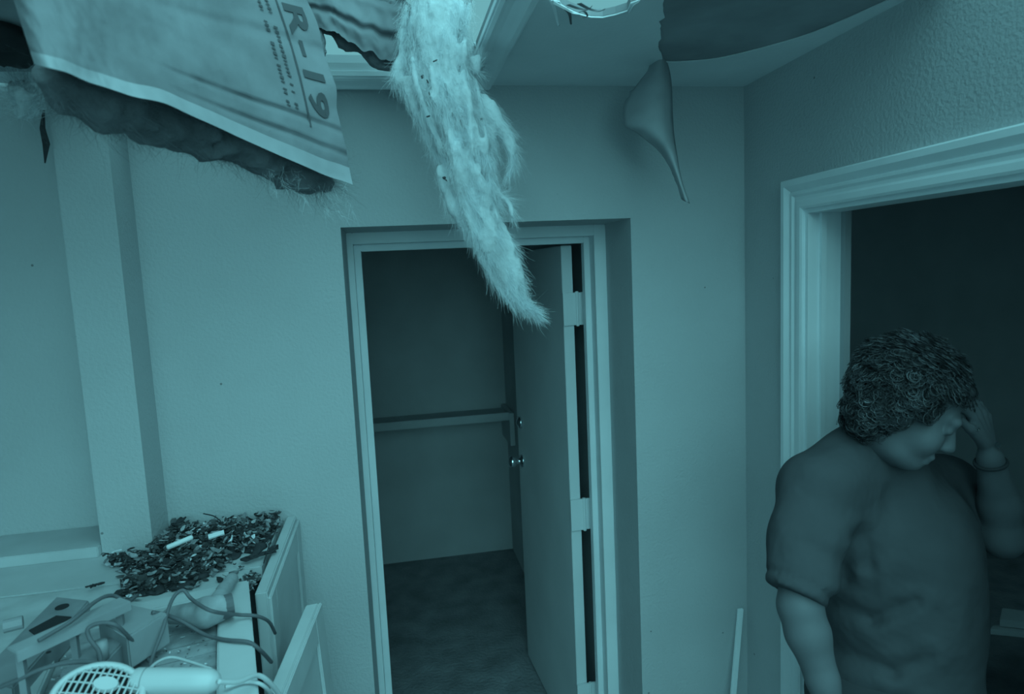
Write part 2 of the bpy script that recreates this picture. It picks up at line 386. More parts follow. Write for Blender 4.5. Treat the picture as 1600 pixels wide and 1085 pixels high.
for z0, z1 in ((1.718, 1.835), (.949, 1.067), (.215, .332)):
    hg = MB().box(.612, .664, 2.300, 2.309, z0, z1).box(.664, .699, 2.303, 2.310, z0, z1).link('hinge', 'leaf', fr)
    MB().cyl((.664, 2.302, z0-.004), (.664, 2.302, z1+.004), .006, n=10).link('hinge_pin', 'leaf', hg)
def knob(z, ball):
    s_ = Lf-.07; c0 = np.array(dp(s_, 0, z)); n3 = np.array([-nv[0], -nv[1], 0])
    pr = [(0, .030), (.006, .030), (.010, .014), (.030, .012), (.038, .022), (.050, .029), (.062, .026), (.068, .012)] if ball else [(0, .028), (.010, .028), (.016, .018), (.022, .006)]
    b = MB(); b.tube([c0+n3*t for t, _ in pr], [r for _, r in pr], 20)
    b.link('door_knob' if ball else 'deadbolt', 'steel', lf, smooth=True)
knob(1.03, True); knob(1.215, False)

# right doorway: casing, jambs
d2 = thing('door_2', 'wide fluted white casing framing the dark doorway on the right', 'door frame', (XR, 1.2, 0), kind='structure')
prof = [(0, 0), (0, .010), (.006, .013), (.020, .013), (.026, .009), (.034, .009), (.040, .014), (.046, .014), (.050, .010), (.058, .016), (.066, .022), (.080, .022), (.084, .018), (.084, 0)]
def leg(y, sgn, name):
    b = MB()
    for (o, h_), (o2, h2) in zip(prof[:-1], prof[1:]):
        b.add([(XR-h_, y+sgn*o, 0), (XR-h_, y+sgn*o, DZ+o), (XR-h2, y+sgn*o2, DZ+o2), (XR-h2, y+sgn*o2, 0)], [(0, 1, 2, 3)])
    b.link(name, 'trim', d2)
leg(DY1, 1, 'side_casing'); leg(DY0, -1, 'side_casing')
b = MB()
for (o, h_), (o2, h2) in zip(prof[:-1], prof[1:]):
    b.add([(XR-h_, DY1+o, DZ+o), (XR-h_, DY0-o, DZ+o), (XR-h2, DY0-o2, DZ+o2), (XR-h2, DY1+o2, DZ+o2)], [(0, 1, 2, 3)])
b.link('head_casing', 'trim', d2)
jb = MB().box(XR, XR+.10, DY1-.012, DY1, 0, DZ).link('jamb', 'trim', d2)
MB().box(XR+.035, XR+.05, DY1-.022, DY1-.012, 0, DZ-.012).link('door_stop', 'trim', jb)
MB().box(XR, XR+.10, DY0, DY0+.012, 0, DZ).link('jamb', 'trim', d2)
MB().box(XR, XR+.10, DY0+.012, DY1-.012, DZ-.012, DZ).link('head_jamb', 'trim', d2)
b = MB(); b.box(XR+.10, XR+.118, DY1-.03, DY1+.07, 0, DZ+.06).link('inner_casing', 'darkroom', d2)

# closet shelf
sh = thing('closet_shelf', 'low dusty shelf with a front lip across the closet back wall', 'shelf', (.2, 4.2, .95))
MB().box(-.62, .70, 4.08, 4.37, .985, 1.005).link('shelf_board', 'wall_dark', sh)
MB().box(-.62, .70, 4.06, 4.08, .985, 1.035).link('front_lip', 'wall_dark', sh)
MB().box(.70, .73, 4.05, 4.37, .82, 1.03).link('end_bracket', 'wall_dark', sh)

# ================================================================== COUNTER
cb = thing('cabinet', 'white counter cabinet under the leaf litter, end panel with raised moulding', 'cabinet', (-.6, 1.6, 0))
CT = 1.24
MB().box(-1.99, -.345, 1.622, 1.819, CT-.03, CT).box(-1.99, -.775, 1.819, 1.969, CT-.03, CT-.001).box(-.651, -.345, 1.82, 1.95, CT-.03, CT).link('countertop', 'white', cb, bevel=.002)
MB().box(-1.99, -.365, .80, 1.618, CT-.03, CT-.001).link('countertop', 'whitedirty', cb, bevel=.002)
MB().box(-1.99, -.40, .84, 1.80, 0, CT-.03).link('carcass', 'white', cb)
sp = MB().box(-.332, -.306, 1.47, 1.948, 0, CT+.004).link('end_panel', 'white', cb, bevel=.003)
for (y0, y1, z0, z1) in ((1.47, 1.53, .0, CT-.01), (1.888, 1.948, 0, CT-.01), (1.53, 1.888, CT-.075, CT-.01)):
    MB().box(-.306, -.298, y0, y1, z0, z1).link('stile', 'white', sp, bevel=.002)
lg = MB().box(-1.99, -.775, 1.80, 1.97, CT, 1.268).link('ledge', 'white', base=(-1.2, 1.8, CT), bevel=.002)
tag(lg, 'white raised ledge on the counter left of the pilaster', 'ledge', kind='structure')
# leaning panel in front of the end panel
lp = thing('wooden_panel', 'white panelled board leaning upright beside the counter end', 'panel', (-.24, 1.3, 0))
A1 = PZ(478, 946, 1.16); A2 = PZ(428, 1062, 1.13); dy = (A2-A1); dy /= np.linalg.norm(dy)
p0, p1 = A1, A1+dy*.62
lat = np.array([.028, .004, 0]); dn = np.array([.05, 0, -1.1])
MB().hexa([p0+dn, p1+dn, p1+lat+dn, p0+lat+dn], [p0, p1, p1+lat, p0+lat]).link('panel', 'white', lp, bevel=.002)
o_ = np.array([.028, .004, 0])+np.array([.0005, 0, 0]); t_ = np.array([.008, 0, 0]); dd = dn/1.1
for s0, s1, z0, z1 in ((0, .06, 0, 1.05), (.06, .62, 0, .06)):
    q0, q1 = p0+o_+dy*s0, p0+o_+dy*s1
    MB().hexa([q0+dd*z1, q1+dd*z1, q1+t_+dd*z1, q0+t_+dd*z1], [q0+dd*z0, q1+dd*z0, q1+t_+dd*z0, q0+t_+dd*z0]).link('stile', 'white', lp, bevel=.002)
# flat door lying askew on the counter
fd = thing('wooden_panel', 'white framed panel lying flat on the counter, its stained planks recessed', 'panel', (-.5, 1.25, CT))
c0 = PZ(388, 906, 1.27)[:2]; ey = np.array([.225, -.974]); ex = np.array([-.974, -.225])
def fp(s_, t_, z): q = c0+ex*s_+ey*t_; return (q[0], q[1], z)
def fbox(s0, s1, t0, t1, z0, z1): return MB().hexa([fp(s0, t0, z0), fp(s1, t0, z0), fp(s1, t1, z0), fp(s0, t1, z0)], [fp(s0, t0, z1), fp(s1, t0, z1), fp(s1, t1, z1), fp(s0, t1, z1)])
fbox(0, .062, 0, .56, CT, 1.27).link('stile', 'white', fd, bevel=.003)
fbox(.33, .392, 0, .56, CT, 1.27).link('stile', 'white', fd, bevel=.003)
fbox(.063, .329, 0, .045, CT, 1.27).link('rail', 'white', fd, bevel=.003)
fbox(.063, .329, .515, .56, CT, 1.27).link('rail', 'white', fd, bevel=.003)
# plank slats of the recessed panel
for i in range(9):
    t0 = .045+i*.0522
    fbox(.063, .329, t0+.0015, t0+.0505, CT, 1.254+.003*random.random()).link('plank', 'panel', fd, bevel=.002)

# ------------------------------------------------------------------ leaf litter
def inpoly(p, poly):
    x, y = p; c = False; n = len(poly)
    for i in range(n):
        x1, y1 = poly[i]; x2, y2 = poly[(i+1) % n]
        if (y1 > y) != (y2 > y) and x < (x2-x1)*(y-y1)/(y2-y1)+x1: c = not c
    return c
dense = [(265, 806), (330, 803), (400, 806), (440, 812), (438, 832), (415, 845), (400, 860), (365, 868), (350, 890), (310, 905), (300, 915), (200, 935), (195, 915), (205, 895), (160, 882), (190, 872), (240, 865), (258, 840)]
light_ = [(160, 880), (265, 806), (440, 812), (430, 900), (390, 905), (300, 920), (190, 942), (190, 905)]
flat_ = [(385, 905), (430, 893), (425, 930), (405, 945), (392, 925)]
V = []; Fq = []; shade = []
def leaf(c, s, ang, tilt, curl, sh_):
    ca, sa = math.cos(ang), math.sin(ang); n0 = len(V)
    R_ = Matrix.Rotation(ang, 3, 'Z') @ Matrix.Rotation(tilt[0], 3, 'X') @ Matrix.Rotation(tilt[1], 3, 'Y')
    el = random.uniform(.35, .75)
    for u in (-1, -.4, .4, 1):
        wv = (1-abs(u)**1.6*.85)*el*(1+random.uniform(-.3, .3))
        for v in (-1, 0, 1):
            q = R_ @ Vector((u*s, v*wv*s+random.uniform(-.12, .12)*s, curl*s*(v*v*.7+u*u*.5)+random.uniform(-.1, .1)*s))
            V.append((c[0]+q.x, c[1]+q.y, max(c[2]+q.z, CT+.0015)))
    for i in range(3):
        for j in range(2):
            k = n0+i*3+j; Fq.append((k, k+1, k+4, k+3)); shade.append(sh_)
def scatter(poly, n, zmax, dark_):
    xs = [p[0] for p in poly]; ys = [p[1] for p in poly]; k = 0
    while k < n:
        px, py = random.uniform(min(xs), max(xs)), random.uniform(min(ys), max(ys))
        if not inpoly((px, py), poly): continue
        c = PZ(px, py, CT+.003); c[2] = CT+.002+random.random()**1.5*zmax
        if c[1] > 1.935 or c[0] > -.345 or (c[0] < -.64 and c[1] > 1.80): continue
        r_ = random.random(); sh_ = (.10+.25*random.random()) if r_ < dark_ else (.45+.8*random.random() if r_ < .95 else 2.2)
        leaf(c, random.uniform(.004, .013), random.uniform(0, 6.28), (random.uniform(-.7, .7), random.uniform(-.7, .7)), random.uniform(-.5, .7), sh_); k += 1
scatter(dense, 2300, .032, .62); scatter(light_, 260, .006, .6); scatter(flat_, 150, .008, .5)
def addshade(me, sh_):
    at = me.attributes.new('shade', 'FLOAT', 'FACE'); at.data.foreach_set('value', np.array(sh_, np.float32))
me = fromdata(V, Fq); addshade(me, shade)
o = link('leaf_litter', me, 'litter', base=(-.5, 1.75, CT), smooth=False)
tag(o, 'dark wet heap of shredded leaves and dirt on the white countertop', 'leaf litter', kind='stuff')
# soil crumbs under the litter
sd = SDF(.006)
for _ in range(150):
    while True:
        px, py = random.uniform(165, 440), random.uniform(806, 930)
        if inpoly((px, py), dense): break
    c = PZ(px, py, CT)
    if c[1] > 1.925 or c[0] > -.36 or (c[0] < -.63 and c[1] > 1.79): continue
    sd.ell(c+np.array([0, 0, .001]), (random.uniform(.012, .03), random.uniform(.012, .03), random.uniform(.004, .013)), k=.008)
V2, Q2 = sd.mesh(lambda G, f: f+.004*fbm(G*90, 2)); V2[:, 2] = np.maximum(V2[:, 2], CT+.0005)
o = link('soil_patch', npmesh(V2, Q2), 'bark', base=(-.5, 1.75, CT), smooth=True); tag(o, 'black wet soil matted under the leaves on the countertop', 'soil', kind='stuff')
grit_v0 = len(V); grit_f0 = len(Fq)
for _ in range(420):
    s_, t_ = random.uniform(.07, .325), random.uniform(.06, .5)
    if random.random() < .4 and s_ > .2: continue
    q = fp(s_, t_, 1.259); leaf(np.array(q), random.uniform(.0012, .0035), random.uniform(0, 6.28), (random.uniform(-.5, .5), random.uniform(-.5, .5)), .3, random.choice([.15, .2, .3, 1.6, 2.4]))
gm = fromdata(V[grit_v0:], [tuple(i-grit_v0 for i in f) for f in Fq[grit_f0:]]); addshade(gm, shade[grit_f0:]); del V[grit_v0:]; del Fq[grit_f0:]; del shade[grit_f0:]
o = link('grit', gm, 'litter', base=fp(.2, .25, 1.257)); tag(o, 'speckled grit strewn over the stained planks of the flat panel', 'grit', kind='stuff')
# single larger pieces in the litter
def chunk(name, label, cat, px, py, ax, s, m_, seed, z=.012, group=None):
    c = PZ(px, py, CT+z); d = np.array([math.cos(ax), math.sin(ax), 0]); n0 = len(V); f0 = len(Fq); rs = random.getstate(); random.seed(seed)
    for k in range(9):
        q = c+d*random.uniform(-s[0], s[0])*.8+np.array([0, random.uniform(-.4, .4)*s[1], random.uniform(-.6, .8)*s[1]*s[2]*.5])
        leaf(q, random.uniform(.5, .9)*max(s[1], s[0]*.6), ax+random.uniform(-.7, .7), (random.uniform(-.4, .4)*s[2], random.uniform(-.3, .3)*s[2]), random.uniform(-.3, .5), 1)
    vv_ = V[n0:]; ff_ = [tuple(i-n0 for i in f) for f in Fq[f0:]]; del V[n0:]; del Fq[f0:]; del shade[f0:]; random.setstate(rs)
    o = link(name, fromdata(vv_, ff_), m_, base=(float(c[0]), float(c[1]), CT)); tag(o, label, cat, group)
    so = o.modifiers.new('thickness', 'SOLIDIFY'); so.thickness = .0025
chunk('bark_scrap', 'flat black bark scrap at the clean right edge of the counter', 'bark', 408, 868, .35, (.04, .02, .45), 'bark', 3)
chunk('bark_scrap', 'long dark bark strip in the middle of the leaf heap', 'bark', 275, 880, .1, (.05, .014, .9), 'bark', 9, .02)
chunk('bark_scrap', 'upright dark bark lump against the wall corner behind the leaves', 'bark', 278, 822, 1.2, (.012, .022, 1.2), 'bark', 5, .03)
chunk('leaf_clump', 'small lone leaf clump on the bare counter below the pilaster', 'leaf clump', 148, 916, .3, (.016, .009, .7), 'bark', 12)
c = PZ(281, 848, CT+.045); dx_ = np.array([.028, .012, .006])
b = MB().tube([c-dx_, c-dx_*.9, c+dx_*.9, c+dx_], [.004, .0065, .0065, .004], 12)
tag(b.link('paper_tube', 'trim', base=tuple(map(float, c-np.array([0, 0, .01]))), smooth=True), 'small white paper tube lying on top of the leaf heap', 'paper tube')
c = PZ(338, 836, CT+.04)
b = MB().obox(c, (.018, .006, .002), (-.002, .006, .003), (0, -.001, .002))
tag(b.link('plaster_flake', 'trim', base=tuple(map(float, c-np.array([0, 0, .005])))), 'thin pale plaster flake in the back of the leaf heap', 'plaster flake')
c = PZ(343, 862, CT+.018)
sd = SDF(.003); sd.ell(c, (.014, .011, .006)); V_, Q_ = sd.mesh()
tag(link('pale_shell', npmesh(V_, Q_), 'plastic', base=tuple(map(float, c-np.array([0, 0, .006]))), smooth=True), 'small rounded pale fragment at the front of the leaf heap', 'fragment')
# twigs
for k, (pa, pb, z0, z1) in enumerate((((318, 803), (345, 815), .05, .04), ((205, 890), (258, 868), .01, .03), ((415, 880), (445, 822), .01, .02))):
    q = [PZ(*pa, CT+z0), PZ((pa[0]+pb[0])/2+3, (pa[1]+pb[1])/2-2, CT+(z0+z1)/2+.006), PZ(*pb, CT+z1)]
    q = [np.array([min(p[0], -.338), min(p[1], 1.938), p[2]]) for p in q]
    lab = ('thin bent twig sticking out of the leaf heap by the wall', 'pale thin twig crossing the litter at the pilaster foot', 'thin dark twig along the counter end panel')[k]
    tag(MB().tube(catmull(q, 5), .0016, 6).link('twig', 'bark', base=tuple(map(float, q[0])), smooth=True), lab, 'twig')

# ------------------------------------------------------------------ grey metal light fixture on the counter
lx = thing('light_fixture', 'dismantled grey metal light fixture with long rail lying on the counter', 'light fixture', (-.6, 1.25, CT))
def pbox(pts, z, h_, name, m_, parent, bev=.003):
    t_ = [PZ(px, py, z) for px, py in pts]; b_ = [q-np.array([0, 0, h_]) for q in t_]
    return MB().hexa(b_, t_).link(name, m_, parent, bevel=bev)
pbox([(152, 968), (196, 942), (262, 957), (198, 996)], 1.335, .060, 'ballast_box', 'metal2', lx)
pbox([(92, 1052), (150, 1000), (204, 992), (150, 1050)], 1.315, .045, 'end_box', 'metal', lx)
hs = pbox([(-40, 1060), (88, 932), (140, 938), (20, 1075)], 1.30, .045, 'housing', 'metal', lx)
c = PZ(97, 949, 1.3005); MB().cyl(c, c+np.array([0, 0, .0012]), .012, n=20).link('knockout', 'black', hs)
c = PZ(76, 1020, 1.3005); MB().cyl(c, c+np.array([0, 0, .001]), .004, n=12).link('screw_hole', 'black', hs)
pbox([(45, 985), (88, 962), (112, 964), (60, 996)], 1.302, .002, 'slot', 'black', hs, 0)
r0, r1 = PZ(18, 1018, 1.375), PZ(196, 938, 1.375); dr = (r1-r0); dr /= np.linalg.norm(dr); sd_ = np.array([dr[1], -dr[0], 0])
rl = MB().obox((r0+r1)/2, (r1-r0)/2, sd_*.016, (0, 0, .002)).obox((r0+r1)/2+sd_*.016-np.array([0, 0, .007]), (r1-r0)/2, sd_*.0015, (0, 0, .008)).link('rail', 'metal2', lx, bevel=.001)
for t in (.06, .5, .93):
    q = r0+(r1-r0)*t; MB().box(q[0]-.005, q[0]+.005, q[1]-.005, q[1]+.005, 1.29, q[2]-.001).link('rail_post', 'metal', lx)
c = PZ(158, 1002, 1.345); MB().cyl(c-np.array([0, 0, .032]), c, .009, n=14).link('wire_nut', 'metal2', lx, smooth=True)
c = PZ(20, 978, 1.32); MB().tube([c-np.array([.015, 0, 0]), c+np.array([.012, .01, 0])], [.012, .012], 14).link('lamp_holder', 'metal2', lx)

# ------------------------------------------------------------------ hair dryers and cords
hd = thing('hair_dryer', 'pale hair dryer with slatted round grille in the bottom corner', 'hair dryer', (-.42, 1.05, 1.27))
gc = P(152, 1090, .985); he = P(345, 1065, 1.035); ha = P(208, 1066, 1.03)
ax_ = he-ha; ax_ /= np.linalg.norm(ax_)
b = MB(); tt = [0, .006, .016, .06, .10, .125, .137, .142]; rr_ = [.0185, .0205, .0205, .0202, .0202, .0185, .012, .004]
L_ = np.linalg.norm(he-ha); b.tube([ha+ax_*t*L_/.142 for t in tt], rr_, 24)
hh_ = b.link('handle', 'plastic', hd, smooth=True)
b = MB().tube([ha+ax_*.018, ha+ax_*.0195], [.0210, .0210], 24); b.link('seam_ring', 'plasticdull', hh_)
vdir = (CAMP-gc); vdir /= np.linalg.norm(vdir); nrm = vdir*.75+np.array([0, 0, .65]); nrm /= np.linalg.norm(nrm)
g1 = ax_-nrm*ax_.dot(nrm); g1 /= np.linalg.norm(g1); g2 = np.cross(nrm, g1)
RA, RB = .060, .050
def gp(x, y, z=0): return gc+g1*x+g2*y+nrm*z
b = MB(); n_ = 40
rings = [(1.0, -.004), (1.05, -.018), (1.0, -.04), (.7, -.055), (.02, -.06)]
vv = [gp(RA*s*math.cos(2*math.pi*k/n_), RB*s*math.sin(2*math.pi*k/n_), z) for s, z in rings for k in range(n_)]
b.add(vv, [(i*n_+k, i*n_+(k+1) % n_, (i+1)*n_+(k+1) % n_, (i+1)*n_+k) for i in range(len(rings)-1) for k in range(n_)])
body = b.link('body', 'plastic', hd, smooth=True)
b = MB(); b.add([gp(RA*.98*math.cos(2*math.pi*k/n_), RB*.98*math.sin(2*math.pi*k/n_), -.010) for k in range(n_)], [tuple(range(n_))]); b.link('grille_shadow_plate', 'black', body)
b = MB(); b.tube([gp(RA*1.0*math.cos(t), RB*1.0*math.sin(t), -.002) for t in np.linspace(0, 2*math.pi, 41)], .0055, 8, False); b.link('grille_rim', 'plastic', body, smooth=True)
for i in range(-6, 7):
    x = i*.0085; h2 = RB*math.sqrt(max(0, 1-(x/RA)**2))
    if h2 < .01: continue
    MB().tube([gp(x, y, .006*(1-(x/RA)**2-(y/RB)**2)) for y in np.linspace(-h2, h2, 7)], .0017, 6).link('grille_slat', 'plastic', body, smooth=True)
for j in (-.034, -.017, 0, .017, .034):
    w2 = RA*math.sqrt(1-(j/RB)**2)
    MB().tube([gp(x, j, .005*(1-(x/RA)**2-(j/RB)**2)) for x in np.linspace(-w2, w2, 7)], .0014, 6).link('grille_slat', 'plastic', body, smooth=True)
b = MB(); b.add([gp(.017*math.cos(2*math.pi*k/24)+.004, .010*math.sin(2*math.pi*k/24)+.018, .008) for k in range(24)]+[gp(.019*math.cos(2*math.pi*k/24)+.004, .012*math.sin(2*math.pi*k/24)+.018, .002) for k in range(24)],
    [tuple(range(24))]+[(k, (k+1) % 24, 24+(k+1) % 24, 24+k) for k in range(24)]); b.link('badge', 'plastic', body)
# second dryer
h2_ = thing('hair_dryer', 'dusty dark hair dryer lying further back on the flat door', 'hair dryer', (-.38, 1.3, 1.27))
sd = SDF(.004)
q0, q1, q2 = PZ(268, 962, 1.288), PZ(322, 957, 1.298), PZ(340, 952, 1.298)
sd.chain([q0, q1, q2], [.016, .027, .026], .01)
V_, Q_ = sd.mesh(lambda G, f: f+.002*fbm(G*60, 2)); link('barrel', npmesh(V_, Q_), 'plasticdull', h2_, True)
sd = SDF(.004); sd.chain([PZ(338, 942, 1.295), PZ(350, 922, 1.29), PZ(362, 906, 1.288)], [.017, .013, .014], .01)
V_, Q_ = sd.mesh(); link('handle', npmesh(V_, Q_), 'plasticdull', h2_, True)
MB().tube([q2, q2+(q2-q1)/np.linalg.norm(q2-q1)*.028], [.024, .022], 20).link('intake_cap', 'cord', h2_)
def cord(label, pts, r=.0028, m_='cord', group='loose cords on the counter'):
    q = catmull([PZ(x, y, z) for x, y, z in pts], 8)
    o = MB().tube(q, r, 8).link('power_cord', m_, base=tuple(map(float, q[0])), smooth=True); tag(o, label, 'cord', group)
cord('brown cord arching high over the flat door to the counter end', [(232, 1052, 1.28), (240, 1022, 1.29), (254, 985, 1.315), (264, 950, 1.335), (274, 930, 1.345), (287, 923, 1.345), (300, 937, 1.33), (330, 955, 1.325), (372, 961, 1.285), (400, 963, 1.275), (420, 972, 1.24), (430, 990, 1.15)], .0034)
cord('brown cord running from the fixture box across the stained panel', [(238, 957, 1.34), (258, 961, 1.325), (285, 972, 1.30), (320, 992, 1.275), (350, 1000, 1.275), (388, 1004, 1.275), (408, 1018, 1.255), (424, 1035, 1.20)], .0036)
cord('brown cord looped over the grey fixture boxes', [(158, 1040, 1.335), (154, 1018, 1.345), (140, 998, 1.36), (138, 982, 1.375), (158, 974, 1.378), (182, 978, 1.37), (205, 1000, 1.325), (225, 1022, 1.28), (240, 1042, 1.27)], .0034)
cord('dark cord lying in front of the fixture towards the frame edge', [(-10, 1078, 1.31), (30, 1062, 1.325), (60, 1048, 1.335), (100, 1037, 1.34), (140, 1035, 1.34), (165, 1042, 1.335)], .0036)
cord('dark cords bunched along the fixture rail', [(60, 1002, 1.385), (110, 972, 1.39), (150, 940, 1.392), (175, 931, 1.38), (200, 940, 1.35), (215, 930, 1.28)], .0034)
cord('pale cord leaving the near hair dryer over the leaning door', [(340, 1066, 1.325), (372, 1066, 1.305), (400, 1056, 1.29), (418, 1064, 1.27), (440, 1090, 1.22)], .0040, 'cordpale')
cord('second pale cord below the near hair dryer cord', [(352, 1074, 1.28), (382, 1066, 1.276), (404, 1068, 1.274), (420, 1080, 1.25), (432, 1098, 1.2)], .0032, 'cordpale')
cord('pale cord behind the near hair dryer handle', [(228, 1052, 1.30), (245, 1036, 1.295), (268, 1028, 1.29), (300, 1036, 1.285), (330, 1046, 1.28)], .0026, 'cordpale')
# leaning white stick
sa, sb = np.array(PY(1157, 952, 1.935)), np.array(PY(1157, 952, 1.935))+np.array([-.15, -.13, -.72])
ls = MB().obox((sa+sb)/2, (sa-sb)/2, (.009, 0, 0), (0, .005, 0)).link('trim_strip', 'trim', base=tuple(map(float, sb)), bevel=.001)
tag(ls, 'thin white trim strip leaning in the corner beside the person', 'trim strip')

# ================================================================== INSULATION
def fibres_along(spines, n, spread, length, amp, width, npts=7):
    out = []; wt = np.array([np.sum(np.linalg.norm(np.diff(s[0], axis=0), axis=1))*np.mean(s[1]) for s in spines]); wt = wt/wt.sum()
    for (pts, rad), c in zip(spines, (wt*n).astype(int)):
        pts = np.asarray(pts); rad = np.asarray(rad); m_ = len(pts); t0 = rng.random(c)*(m_-1.01)
        i = t0.astype(int); f = (t0-i)[:, None]; base = pts[i]*(1-f)+pts[i+1]*f; r = rad[i]*(1-f[:, 0])+rad[i+1]*f[:, 0]
        tan = pts[np.minimum(i+1, m_-1)]-pts[i]; tan /= np.linalg.norm(tan, axis=1)[:, None]+1e-9
        dirv = rng.normal(size=(c, 3)); dirv /= np.linalg.norm(dirv, axis=1)[:, None]
        st = base+dirv*(r*spread*(.55+.5*rng.random(c)))[:, None]
        fl = tan*(.8+.4*rng.random((c, 1)))+rng.normal(size=(c, 3))*amp; ln = (length*(.4+rng.random(c)))[:, None]
        k = np.linspace(0, 1, npts)[None, :, None]; bend = rng.normal(size=(c, 1, 3))*.35*amp*2
        cur = st[:, None]+fl[:, None]*ln[:, None]*k+bend*ln[:, None]*k*k
        cur = cur+.35*ln[:, None]*amp*np.stack([vnoise(cur*40+q*31) for q in range(3)], -1)*k
        out.append(cur)
    return ribbons(np.concatenate(out), width)
# --- batt with printed kraft face
ba = thing('insulation_batt', 'paper-faced insulation batt printed R-19 hanging across the upper left', 'insulation', tuple(map(float, P(100, -250, .95))))
botp = np.array([(52, 96, .80), (125, 118, .86), (205, 143, .94), (330, 190, 1.07), (450, 241, 1.22), (545, 283, 1.34)], float)
topp = np.array([(-60, -250, .93), (20, -240, .98), (100, -230, 1.04), (210, -215, 1.15), (320, -195, 1.30), (405, -170, 1.42)], float)
botc, topc = catmull(botp, 12), catmull(topp, 12)
def S(u, v):
    k = u*(len(botc)-1); i = np.clip(k.astype(int), 0, len(botc)-2); f = (k-i)[..., None]
    bo = botc[i]*(1-f)+botc[i+1]*f; to = topc[i]*(1-f)+topc[i+1]*f; q = bo*(1-v[..., None])+to*v[..., None]
    px = q[..., 0]+ 26*np.sin(np.pi*np.clip(v*1.15, 0, 1))*np.clip((u-.75)/.25, 0, 1)+5*fbm(np.stack([v*9, u*0, u*0+4], -1), 2)*np.clip((u-.9)/.1, 0, 1)
    py = q[..., 1]+4*fbm(np.stack([u*8, v*0, v*0+2], -1), 2)*(1-v)
    d = q[..., 2]
    nz = .016*fbm(np.stack([u*4, v*4, u*0], -1), 2)+.0022*fbm(np.stack([u*30+v*6, v*16, u*0+9], -1), 2)
    d = d+.05*np.clip((.10-u)/.10, 0, 1)**2
    cre = sum(-a_*np.exp(-((v-v0-.01*np.sin(u*9))/w_)**2) for v0, w_, a_ in ((.085, .010, .009), (.165, .010, .010), (.44, .025, .008), (.60, .02, .008)))
    cre = cre*(np.clip((u-.45)/.25, .05, 1))
    d = d+nz-cre
    r = np.array(_f2)+((px-800)/FPX)[..., None]*_r3-((py-542.5)/FPX)[..., None]*_u3
    return CAMP+r*d[..., None]
def gridmesh(uu, vv_, off=0):
    U, Vv = np.meshgrid(uu, vv_, indexing='ij'); Pq = S(U, Vv)
    if off: 
        dirc = CAMP-Pq; Pq = Pq+dirc/np.linalg.norm(dirc, axis=-1)[..., None]*off
    n, m_ = U.shape; I = np.arange(n*m_).reshape(n, m_)
    Q = np.stack([I[:-1, :-1], I[1:, :-1], I[1:, 1:], I[:-1, 1:]], -1).reshape(-1, 4)
    return npmesh(Pq.reshape(-1, 3), Q)
o = link('paper_face', gridmesh(np.linspace(0, 1, 150), np.linspace(.045, 1, 110)), 'kraft', ba, True)
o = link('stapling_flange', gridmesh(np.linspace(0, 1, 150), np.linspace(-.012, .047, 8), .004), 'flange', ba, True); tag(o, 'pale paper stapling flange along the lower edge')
def onsheet(mesh2d, name, m_):   # (x,y) in sheet units -> (u,v)
    for vtx in mesh2d.vertices:
        u = np.array([vtx.co.x]); v = np.array([vtx.co.y]); q = S(u, v)[0]; dd_ = CAMP-q; q = q+dd_/np.linalg.norm(dd_)*.0035; vtx.co = q
    mesh2d.update(); return link(name, mesh2d, m_, ba)
def textmesh(body, u0, v0, su, sv):
    cu = bpy.data.curves.new('t', 'FONT'); cu.body = body; cu.size = 1; cu.resolution_u = 3; cu.offset = .025
    to = bpy.data.objects.new('t', cu); COL.objects.link(to); dg = bpy.context.evaluated_depsgraph_get()
    me = bpy.data.meshes.new_from_object(to.evaluated_get(dg)); bpy.data.objects.remove(to)
    bm = bmesh.new(); bm.from_mesh(me); bmesh.ops.triangulate(bm, faces=bm.faces); bmesh.ops.subdivide_edges(bm, edges=[e_ for e_ in bm.edges if e_.calc_length() > .2], cuts=2, use_grid_fill=False); bmesh.ops.triangulate(bm, faces=bm.faces)
    for v in bm.verts: x, y = v.co.x, v.co.y; v.co = (u0+y*su, v0-x*sv, 0)
    bm.to_mesh(me); bm.free(); return me
for ch, xo in (('R', 0), ('-', .70), ('1', 1.10), ('9', 1.62)):
    onsheet(textmesh(ch, .915, .60-xo*.19, .082, .19), 'printed_letter', 'ink')
# small print column beside the big letters: broken marks
b = MB(); v = .72
while v > .20:
    l_ = random.uniform(.006, .016)
    for col_ in (.838, .862):
        if random.random() < .8: b.add([(col_, v, 0), (col_+random.uniform(.006, .011), v-.002, 0), (col_+.009, v-l_, 0), (col_-.001, v-l_+.003, 0)], [(0, 1, 2, 3)])
    v -= l_+.004
onsheet(b.mesh(), 'small_print', 'ink')
b = MB(); vs_ = np.linspace(.66, .15, 30)
for a_, c_ in zip(vs_[:-1], vs_[1:]): b.add([(.896, a_, 0), (.901, a_, 0), (.901, c_, 0), (.896, c_, 0)], [(0, 1, 2, 3)])
onsheet(b.mesh(), 'printed_line', 'ink')
# wool behind the paper, sagging below it
sd = SDF(.008); spn = []
line = [(75, 118, .86), (130, 146, .91), (200, 172, .98), (330, 212, 1.13), (430, 248, 1.24), (500, 283, 1.32)]
lp_ = catmull([P(x, y, d+.065) for x, y, d in line], 4); rr2 = np.interp(np.linspace(0, 1, len(lp_)), [0, .1, .3, .6, .85, 1], [.010, .024, .034, .036, .036, .024])
sd.chain(lp_, rr2, .02)
for up in (60, 130, 210):
    l2 = catmull([P(x-.13*up, y-up, d+.12+.0004*up) for x, y, d in line[1:]], 3); sd.chain(l2, np.full(len(l2), .040), .05)
V_, Q_ = sd.mesh(lambda G, f: f+.012*fbm(G*28, 3))
link('glass_wool', npmesh(V_, Q_), 'woolshade', ba, True)
o = link('loose_fibres', fibres_along([(lp_, rr2)], 16000, 1.15, .022, .8, .0005), 'woolshade', ba); o['kind'] = 'stuff'
